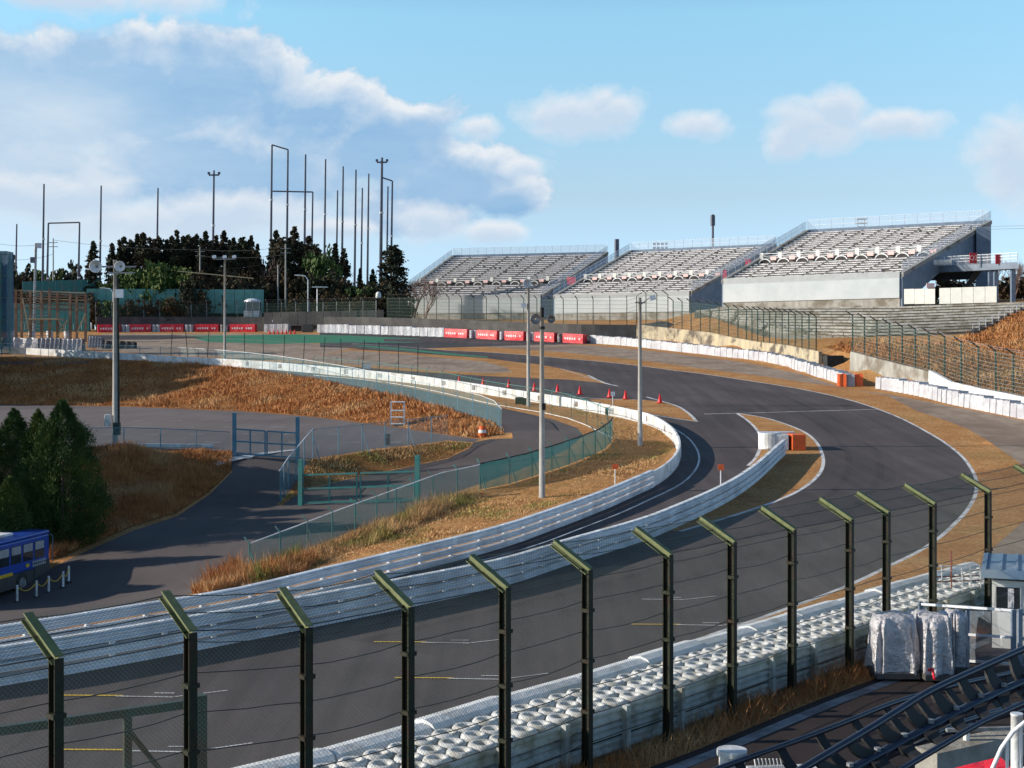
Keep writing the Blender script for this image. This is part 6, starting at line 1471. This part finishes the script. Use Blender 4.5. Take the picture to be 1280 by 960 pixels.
S0 = [p + Vector((.45, -.5, -.62)) for p in R0]
t = thing('coaster_track', 'rear dark blue roller coaster track, seen behind the near one', 'roller coaster track', R0[20])
build('rail', MB().tube(R0, .055, 10), MM['rail_blue'], t, smooth=True); build('spine_tube', MB().tube(S0, .09, 12), MM['rail_blue'], t, smooth=True)
R9 = [p + Vector((.95, -.95, -.2)) for p in R0]; build('rail', MB().tube(R9, .05, 10), MM['rail_blue'], t, smooth=True)
for i in range(5, 56, 4): d_ = R0[i + 1] - R0[i - 1]; build('fin', fin(S0[i], R0[i] + Vector((0, 0, -.04)), .4, .2, d_), MM['black'], t); build('web_plate', fin(S0[i], R9[i], .4, .15, d_), MM['black'], t)
for i in (12, 30, 48): build('support_leg', MB().tube([S0[i], (S0[i].x, S0[i].y, -.2)], .1, 8), MM['black'], t)
x, y, z = W3(915, 940, 25.2); t = thing('white_column', 'round white capped column at the bottom edge beside the coaster rails', 'column', (x, y, 0)); build('shaft', MB().tube([(x, y, 0), (x, y, z - .05)], .24, 20), MM['white'], t, smooth=False); build('cap', MB().tube([(x, y, z - .05), (x, y, z + .05)], .28, 20), MM['white'], t)
x, y, z = W3(978, 958, 25.6); t = thing('cable_tray', 'white tray with small spikes behind the coaster fins', 'tray', (x, y, z)); build('tray', MB().box((x, y, z - .08), (1.3, .35, .12), .1), MM['white'], t)
for i in range(10): build('spike', MB().tube([(x - .5 + i * .07, y, z), (x - .52 + i * .07, y + .03, z + .14)], .018, 4), MM['white'], t)
# platform beam, white pole with curved rail, red canopy
x, y, z = W3(1215, 925, 24.6); t = thing('concrete_beam', 'pale concrete beam under the near coaster track', 'beam', (x, y, z - .4)); build('beam', MB().box((x, y, z - .2), (2.4, .5, .4), .55), MM['conc'], t); build('steel_angle', MB().box((x + .5, y + .3, z + .12), (1.8, .08, .06), .1), MM['galv_d'], t); build('stub', MB().tube([(x - .1, y, z), (x - .1, y, z + .22)], .06, 8), MM['white'], t)
t = thing('white_pole', 'thick white pole in the lower right corner', 'pole', W3(1271, 1010, 14.5)); build('shaft', MB().tube([W3(1271, 1020, 14.5), W3(1271, 893, 14.5)], .062, 16), MM['white'], t, smooth=True); build('cap', MB().tube([W3(1271, 893.5, 14.5), W3(1271, 891.5, 14.5)], .066, 16), MM['galv'], t)
t = thing('curved_handrail', 'curved white handrail in the lower right corner', 'handrail', W3(1240, 990, 14))
arc = [(1232, 1000), (1240, 962), (1252, 935), (1266, 915), (1282, 902), (1310, 890)]
build('top_rail', MB().tube([W3(a, b, 13.6) for a, b in arc], .022, 8), MM['white'], t, smooth=True); build('lower_rail', MB().tube([W3(a + 22, b + 34, 13.8) for a, b in arc], .012, 6), MM['white'], t)
for px, py in ((1259, 928), (1276, 908)): build('baluster', MB().tube([W3(px, py, 13.6), W3(px, 1010, 13.6)], .018, 6), MM['white'], t)
x, y, z = W3(1236, 972, 18); t = thing('red_canopy', 'red printed canopy edge showing under the coaster track', 'canopy', (x, y, z)); m = MB().hexa([(x - .35, y - .3, z - .15), (x + .3, y - .2, z - .15), (x + .3, y + .4, z - .1), (x - .35, y + .3, z - .1), (x - .35, y - .3, z + .0), (x + .3, y - .2, z + .1), (x + .3, y + .4, z + .16), (x - .35, y + .3, z + .04)]); build('sheet', m, MM['red'], t)
# expansion joints across the lane
for k in range(9):
    x = 4.0 + k * 1.6; y = 25.5 + k * 2.35; decal(0, 0, 7, .05, -.04, MM['rubber'], 'lane_joint', (x + 5.8, y))

# ---------------------------------------------------------------- dry grass
def blades(name, label, polys, n, h, w_, mat, seed, lean=.35, edge=None):
    r = np.random.default_rng(seed); out = []
    areas = []
    for P_ in polys: q = np.array(P_); areas.append((np.ptp(q[:, 0]) + .1) * (np.ptp(q[:, 1]) + .1))
    for P_, A_ in zip(polys, areas):
        q = np.array(P_); need = int(n * A_ / sum(areas)); X = r.uniform(q[:, 0].min(), q[:, 0].max(), need * 2); Y = r.uniform(q[:, 1].min(), q[:, 1].max(), need * 2)
        keep = in_poly(X, Y, P_); out.append(np.stack([X[keep], Y[keep]], 1))
    C_ = np.concatenate(out); n_ = len(C_); Z = ZF(C_[:, 0], C_[:, 1]) - .02
    # clumpiness
    cl_ = np.zeros(n_)
    for q_ in range(9):
        ka = r.uniform(0, np.pi); kf = r.uniform(.25, 2.4); cl_ += np.sin((C_[:, 0] * np.cos(ka) + C_[:, 1] * np.sin(ka)) * kf + r.uniform(0, 6))
    cl_ = np.clip(.8 + .16 * cl_, .3, 1.6) * r.uniform(.6, 1.2, n_)
    a = r.uniform(0, 2 * np.pi, n_); W_ = w_ * r.uniform(.5, 1.4, n_); H_ = h * cl_ * r.uniform(.5, 1.2, n_); lx = r.normal(.12 * np.sin(C_[:, 1] * .3), lean, n_) * H_; ly = r.normal(0, lean, n_) * H_
    V_ = np.stack([np.stack([C_[:, 0] - np.cos(a) * W_, C_[:, 1] - np.sin(a) * W_, Z], 1), np.stack([C_[:, 0] + np.cos(a) * W_, C_[:, 1] + np.sin(a) * W_, Z], 1), np.stack([C_[:, 0] + lx, C_[:, 1] + ly, Z + H_], 1)], 1).reshape(-1, 3)
    return tag(link(name, mesh_np(name, V_, np.arange(3 * n_).reshape(-1, 3), mat)), label, None, None, 'stuff')
RG = [(k_, p_) for k_, p_ in REG if k_ == 'bank_grass']
def clip_view(P_): return P_
vis1 = GL([(-30, 447), (200, 452), (300, 460), (400, 475), (500, 497), (600, 522), (630, 536), (630, 543), (600, 548), (500, 534), (400, 521), (300, 513), (150, 507), (-30, 505)])
vis2 = GL([(60, 561), (130, 561), (291, 566), (288, 588), (260, 614), (220, 640), (165, 657), (110, 680), (60, 700)])
blades('long_dry_grass', 'long orange dry grass covering the car park bank', [vis1], 110000, .42, .055, MM['blade_o'], 1)
blades('long_dry_grass', 'brown dry grass on the bank beside the ramp', [vis2], 50000, .42, .03, MM['blade_o'], 2)
mnd = RG[3][1]; blades('dry_grass_tufts', 'dry grass on the dark mound', [mnd], 9000, .2, .03, MM['blade_t'], 3)
vis3 = RG[2][1]; blades('dry_grass_tufts', 'orange dry grass on the slope at the right', [vis3], 60000, .4, .06, MM['blade_o'], 4)
fen = GL([(300, 735), (316, 722), (400, 687), (470, 659), (552, 627), (600, 616), (600, 624), (556, 640), (480, 676), (410, 700), (330, 728)]); blades('long_dry_grass', 'tall tan grass along the green fence', [fen], 16000, .75, .022, MM['blade_t'], 5)
fe2 = GL([(240, 742), (290, 708), (330, 722), (400, 700), (380, 716), (300, 733), (262, 741)]); blades('long_dry_grass', 'orange grass tuft at the start of the green fence', [fe2], 9000, .7, .022, MM['blade_o'], 6)
gr = GL([(312, 716), (345, 708), (380, 692), (350, 722), (318, 730)]); blades('green_weeds', 'green weeds behind the first green fence posts', [gr], 1500, .9, .03, MM['blade_g'], 7)
ver = GL([(330, 728), (480, 676), (556, 640), (640, 610), (700, 589), (757, 563), (768, 549), (735, 520), (700, 508), (770, 516), (815, 527), (838, 545), (841, 562), (820, 580), (785, 596), (735, 616), (670, 638), (615, 656), (520, 680), (410, 706), (330, 727)])
blades('short_dry_grass', 'short tan grass between the guardrail and the green fence', [ver], 60000, .17, .03, MM['blade_t'], 8, .6)
nf_ = offset(fenceline, -.35)[8:]; nf2 = offset(fenceline, .75)[8:]; blades('long_dry_grass', 'dry weeds along the foot of the near catch fence', [[p for p in nf_ if p[1] < 42] + [p for p in nf2 if p[1] < 42][::-1]], 34000, .46, .014, MM['blade_o'], 9, .45)
isl = islR + [p for p in railM if p[1] < islL[-1][1] and p[1] > 56][:1] + islL[::-1]
blades('short_dry_grass', 'short grass on the island round the guardrail end', [resample(islR + islL[::-1])], 9000, .06, .02, MM['blade_t'], 10, .6)
# low weedy tuft near the tyre wall and a shrub at the far fence
r_ = np.random.default_rng(3); x, y, _ = W3(1092, 800, 37.2); tag(link('weed_shrub', leaves_mesh('weed_shrub', np.array([[x, y, .5], [x + .2, y, .8], [x - .2, y + .1, .35]]), [.5, .4, .5], 260, .05, MM['broad'], r_)), 'green weed growing against the back of the tyre wall', 'shrub')
